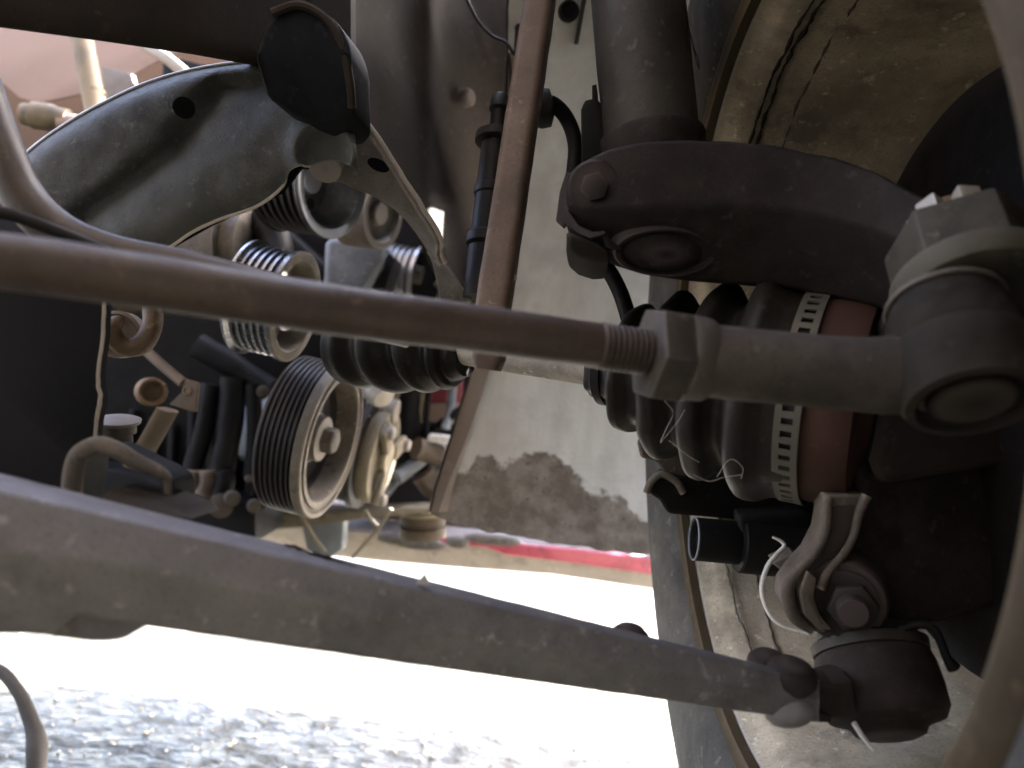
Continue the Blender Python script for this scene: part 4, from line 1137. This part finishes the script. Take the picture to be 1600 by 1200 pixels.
t = thing('alternator', 'bright aluminium alternator body with hoses behind the flange', 'alternator', C(660, 420, 1.0))
mm = MB(); mm.lathe(C(600, 430, 1.05), EA, [(-.02, .05), (0, .075), (.06, .078), (.075, .07), (.09, .04)], 48); part('alternator_body', mm, M_dirtyalu, t)
mm = MB(); mm.tube(spline([C(625, 330, .98), C(640, 370, .98), (C(632, 410, .97)), C(650, 440, .96)], 24), .018, 18); part('elbow', mm, M_alu, t)
mm = MB(); mm.tube(spline([C(690, 370, .95), C(672, 395, .95), (C(680, 425, .95)), C(700, 450, .95)], 24), .014, 18); part('elbow', mm, M_alu, t)
mm = MB(); mm.tube(spline([C(700, 430, .9), C(712, 450, .9), C(705, 480, .9)], 12), .02, 16); part('elbow', mm, M_dirtyalu, t)
mm = MB(); mm.lathe(C(632, 352, 1.0), D(.2, -1, -.2), [(0, .02), (.01, .02), (.012, .012), (.006, .01), (.006, 0)], 24); part('terminal', mm, M_alu, t)

t = thing('grey_housing', 'grey-blue plastic belt housing between the upper pulleys and tie rod', 'housing', C(540, 450, .82))
mm = MB(); mm.prism([C(a, b, .80) for a, b in ((506, 375), (520, 370), (600, 372), (596, 410), (570, 455), (560, 480), (500, 480), (505, 430))], D(.0, .08, 0)); part('housing_shell', mm, M_greyblue, t, bevel=.008, seg=3)
for i in range(4):
    mm = MB(); mm.prism([C(592 + i * 7, 385 + i * 6, .82), C(597 + i * 7, 384 + i * 6, .82), C(585 + i * 6, 450, .82), C(578 + i * 6, 450, .82)], D(0, .05, 0)); part('housing_rib', mm, M_block, t, bevel=.002)

t = thing('oily_casting', 'brown oily cast engine cover with raised markings below the bracket', 'engine cover', C(340, 400, .66))
mm = MB(); mm.lathe(C(280, 400, .68), D(1, -.25, -.0), [(-.05, .05), (0, .052), (.05, .05), (.066, .047), (.068, .042), (.080, .040), (.082, .03)], 56); part('casting', mm, M_castbrown, t, jag=.001)
for (u, v_, r_) in ((322, 378, .010), (343, 366, .008), (302, 392, .009), (350, 386, .007)):
    mm = MB(); cpt = C(u, v_, .634); n_ = D(.1, -.95, .2).normalized(); a_, b_ = perp(n_)
    mm.rings([[cpt + (a_ * math.cos(p) * 1.4 + b_ * math.sin(p)) * (r_ + .0012 * math.cos(q_)) + n_ * .0012 * math.sin(q_) for q_ in [j * math.pi / 3 for j in range(6)]] for p in [2 * math.pi * i / 24 for i in range(24)]], close=True); part('raised_ring', mm, M_castbrown, t)
mm = MB(); mm.tube(spline([C(390, 350, .66), C(420, 360, .66), (C(430, 400, .65)), C(425, 430, .64)], 16), .016, 16, wob=.1); part('oily_hose', mm, M_black, t)

# ================================================================== FRONT END OF THE CAR
t = thing('front_bumper', 'pale grey front bumper underside with a glossy red lower strip', 'bumper', C(850, 880, 1.2))
def bz(u, v_, d): return C(u, v_, d)
mm = MB()
secs = []
for u, v0, v1 in ((380, 812, 858), (480, 824, 868), (600, 832, 880), (720, 845, 890), (860, 858, 900), (1010, 876, 922), (1200, 900, 945), (1500, 940, 980)):
    a, b = C(u, v0, 1.12), C(u, v1, 1.16)
    secs.append([a, b, b + D(0, .12, .0), a + D(0, .10, .02)])
mm.loft(secs, 4, .3); part('bumper_lip', mm, M_bump, t)
mm = MB(); secs = []
for u, v0, v1 in ((640, 838, 843), (760, 848, 856), (790, 848, 868), (900, 858, 881), (1010, 872, 897), (1200, 896, 925), (1500, 936, 965)):
    a, b = C(u, v0, 1.105), C(u, v1, 1.108)
    secs.append([a, b, b + D(0, .012, 0), a + D(0, .012, .0)])
mm.loft(secs, 4, .5); part('red_strip', mm, M_red, t, label='glossy red strip')
mm = MB(); secs = []
for u, v0, v1 in ((380, 775, 816), (600, 795, 838), (760, 815, 850), (1010, 838, 872), (1300, 880, 908)):
    a, b = C(u, v0, 1.17), C(u, v1, 1.17)
    secs.append([a, b, b + D(0, .05, 0), a + D(0, .05, 0)])
mm.loft(secs, 4, .3); part('valance', mm, M_pink, t, label='pinkish valance panel')
for (u, v_, hw, hh) in ((620, 842, 30, 7), (655, 848, 44, 9), (770, 842, 46, 8), (715, 846, 18, 9)):
    mm = MB(); n_ = D(0, -1, -.2).normalized(); cpt = C(u, v_, 1.095); a_, b_ = D(1, 0, -.1), D(0.1, 0, 1)
    ringsz = []
    for z_, q in ((0, 1), (.006, .95), (.008, .7), (.0082, .01)):
        ringsz.append([cpt + n_ * z_ + a_ * px(hw, 1.1) * q * math.cos(p) + b_ * px(hh, 1.1) * q * math.sin(p) for p in [2 * math.pi * i / 28 for i in range(28)]])
    mm.rings(ringsz); part('oval_boss', mm, M_flange, t)

t = thing('screw_stopper', 'brown screw cap standing on the front crossmember beside the liner edge', 'cap', C(660, 830, 1.0))
mm = MB(); mm.lathe(C(661, 836, 1.0), D(.02, -.1, 1), [(0, .030), (.012, .030), (.014, .026), (.018, .026), (.019, .029), (.028, .029), (.032, .026), (.033, 0)], 36); part('cap_body', mm, M_brown, t)
mm = MB(); mm.lathe(C(661, 808, .998), D(.02, -.1, 1), [(0, .027), (.004, .029), (.009, .028), (.010, .0)], 36); part('cap_top', mm, M_cream, t)

t = thing('crossmember', 'cream coloured front crossmember running under the pulleys', 'crossmember', C(480, 830, .95))
mm = MB(); secs = []
for u, v0, v1 in ((330, 786, 830), (400, 797, 832), (470, 800, 826), (560, 797, 812), (640, 794, 804), (720, 790, 800)):
    a, b = C(u, v0, .93), C(u, v1, .93); secs.append([a, b, b + D(0, .05, 0), a + D(0, .05, 0)])
mm.loft(secs, 4, .4); part('beam', mm, M_cream, t, jag=.0015)
mm = MB(); mm.prism([C(a, b, .94) for a, b in ((468, 812), (538, 806), (536, 860), (505, 880), (478, 860))], D(0, .03, 0)); part('beam_post', mm, M_greyblue, t, bevel=.006)
mm = MB(); mm.lathe(C(395, 808, .91), D(0, -1, .1), [(-.01, .012), (.004, .012), (.005, .006), (.001, .005), (.001, 0)], 20); part('beam_bolt', mm, M_bolt, t)

for q, (pts, lab) in enumerate((([(462, 790), (478, 818), (492, 842), (508, 862)], 'thin cream wire hanging below the crank pulley'), ([(612, 795), (592, 825), (570, 850), (550, 872)], 'thin cream wire slanting left below the clutch'), ([(570, 797), (580, 812), (592, 824)], 'short cream wire hooked onto the slanting wire'))):
    mm = MB(); mm.tube(spline([C(a, b, .88) for a, b in pts], 16), .0022, 8)
    solo('cream_wire', lab, 'wire', mm, M_cream, group='cream wires below the pulleys')

t = thing('radiator_frame', 'dark radiator frame with maroon paint seen past the drive shaft', 'radiator frame', C(690, 780, 1.12))
mm = MB(); mm.prism([C(a, b, 1.14) for a, b in ((560, 520), (760, 520), (760, 700), (700, 800), (560, 790))], D(0, .03, 0)); part('core', mm, M_block, t)
mm = MB(); mm.prism([C(a, b, 1.08) for a, b in ((668, 560), (724, 560), (722, 636), (668, 636))], D(0, .02, 0)); part('maroon_panel', mm, M_maroon, t, bevel=.004)
mm = MB(); mm.prism([C(a, b, 1.075) for a, b in ((650, 630), (722, 630), (718, 664), (652, 656))], D(0, .02, 0)); part('pink_panel', mm, M_pink, t, bevel=.004)
for (u0, v0, u1, v1, r_, mt) in ((662, 560, 655, 660, .006, M_yel), (676, 580, 664, 690, .004, M_block), (708, 590, 696, 670, .006, M_greyblue), (585, 600, 582, 640, .007, M_brown), (617, 590, 614, 650, .008, M_yel), (600, 600, 596, 640, .006, M_flange), (640, 590, 632, 720, .018, M_block), (640, 690, 720, 640, .006, M_block), (620, 745, 690, 690, .009, M_greyblue), (600, 770, 640, 735, .008, M_greyblue), (650, 700, 720, 720, .014, M_brown), (660, 740, 700, 780, .016, M_brown), (610, 700, 680, 745, .012, M_block)):
    mm = MB(); a, b = C(u0, v0, 1.0 + random.uniform(-.03, .05)), C(u1, v1, 1.02)
    mm.tube(spline([a, a.lerp(b, .5) + D(random.uniform(-.004, .004), 0, 0), b], 8), r_, 12, wob=.15); part('support_bar', mm, mt, t)
mm = MB(); mm.prism([C(a, b, .98) for a, b in ((670, 678), (720, 684), (700, 694), (666, 690))], D(0, .02, 0)); part('pale_clip', mm, M_white, t, bevel=.003)
mm = MB(); mm.lathe(C(590, 608, .80), D(.5, -.6, -.6), [(0, .016), (.01, .015), (.016, .011), (.017, 0)], 24)
solo('drain_plug', 'pale metal drain plug under the inner drive shaft boot', 'plug', mm, M_dirtyalu)

# top left: far side of the engine bay
t = thing('inner_bodywork', 'speckled pinkish panel glimpsed behind the frame rail at top left', 'body panel', C(150, 160, .95))
mm = MB()
pp = [(-260, -120), (470, -120), (470, 60), (268, 84), (222, 108), (205, 118), (160, 135), (130, 146), (90, 155), (55, 160), (30, 152), (5, 130), (-260, 110)]
mm.prism([C(a, b, .95) for a, b in pp], D(0, .003, .0)); part('panel_sheet', mm, M_pink, t)
mm = MB(); mm.prism([C(a, b, .93) for a, b in ((158, 102), (206, 115), (212, 140), (165, 160))], D(0, .01, 0)); part('panel_tab', mm, M_flange, t, bevel=.002)
t = thing('bay_backing', 'dark bulkhead visible below the pinkish panel', 'bulkhead', C(150, 220, 1.1))
mm = MB(); mm.prism([C(a, b, 1.1) for a, b in ((-400, 40), (520, 40), (520, 420), (-400, 420))], D(0, .01, 0)); part('bulkhead_sheet', mm, M_rail, t)
t = thing('bay_strut', 'yellowish dirty metal tube standing in front of the pinkish panel', 'tube', C(150, 170, .85))
mm = MB(); mm.tube([C(120, 10, .84), C(134, 90, .83), C(152, 185, .82)], px(16, .83), 24, wob=.05); part('tube_body', mm, M_yel, t)
mm = MB(); mm.lathe(C(147, 150, .825), (C(134, 90, .83) - C(152, 185, .82)), [(0, .0114), (.001, .0119), (.004, .0119), (.005, .0114)], 24, caps=False); part('tube_band', mm, M_yel, t)
t = thing('bay_hose', 'cream hose joint lying across below the yellowish tube', 'hose', C(80, 200, .8))
mm = MB(); mm.lathe(C(35, 178, .80), D(1, .02, -.12), [(0, .006), (.001, .011), (.010, .012), (.012, .014), (.030, .014), (.038, .011), (.048, .0105)], 24); part('hose_joint', mm, M_yel, t)
mm = MB(); mm.lathe(C(95, 192, .80), D(1, .02, -.12), [(0, .010), (.08, .010)], 24); part('hose_tail', mm, M_pink, t)
mm = MB(); mm.tube([C(225, 70, .8), C(262, 92, .79), C(290, 115, .79)], .006, 14)
solo('bay_pipe', 'short dull metal pipe below the frame rail near the bracket top', 'pipe', mm, M_dirtyalu)

# ================================================================== NEAR CABLE, FAR THINGS OUTSIDE
cb_ = MB(); cb_.tube(spline([C(-60, 1035, .62), C(-5, 1045, .62), C(28, 1080, .615), (C(48, 1125, .61)), C(58, 1165, .605), C(54, 1230, .60)], 60), [.0040, .0042, .0048, .0055, .0078, .0075], 18, wob=.10)
solo('frayed_cable', 'frayed grey cable looping up from the ground at bottom left', 'cable', cb_, M_cable)

hx_ = MB()
for (x, y, wdt, h, nm, lab, mt) in ((.28, 6.0, .28, .30, 'cardboard_box', 'pale box on the bright ground far beyond the bumper', M_yel), (1.35, 7.5, .32, .28, 'stone_block', 'pale stone block at the right end of the bright gap', M_flange)):
    mm = MB(); mm.box(V((x, y, h / 2 + .004)), V((wdt / 2, 0, 0)), V((0, .12, 0)), V((0, 0, h / 2)))
    solo(nm, lab, 'box' if 'box' in nm else 'block', mm, mt, bevel=.01)
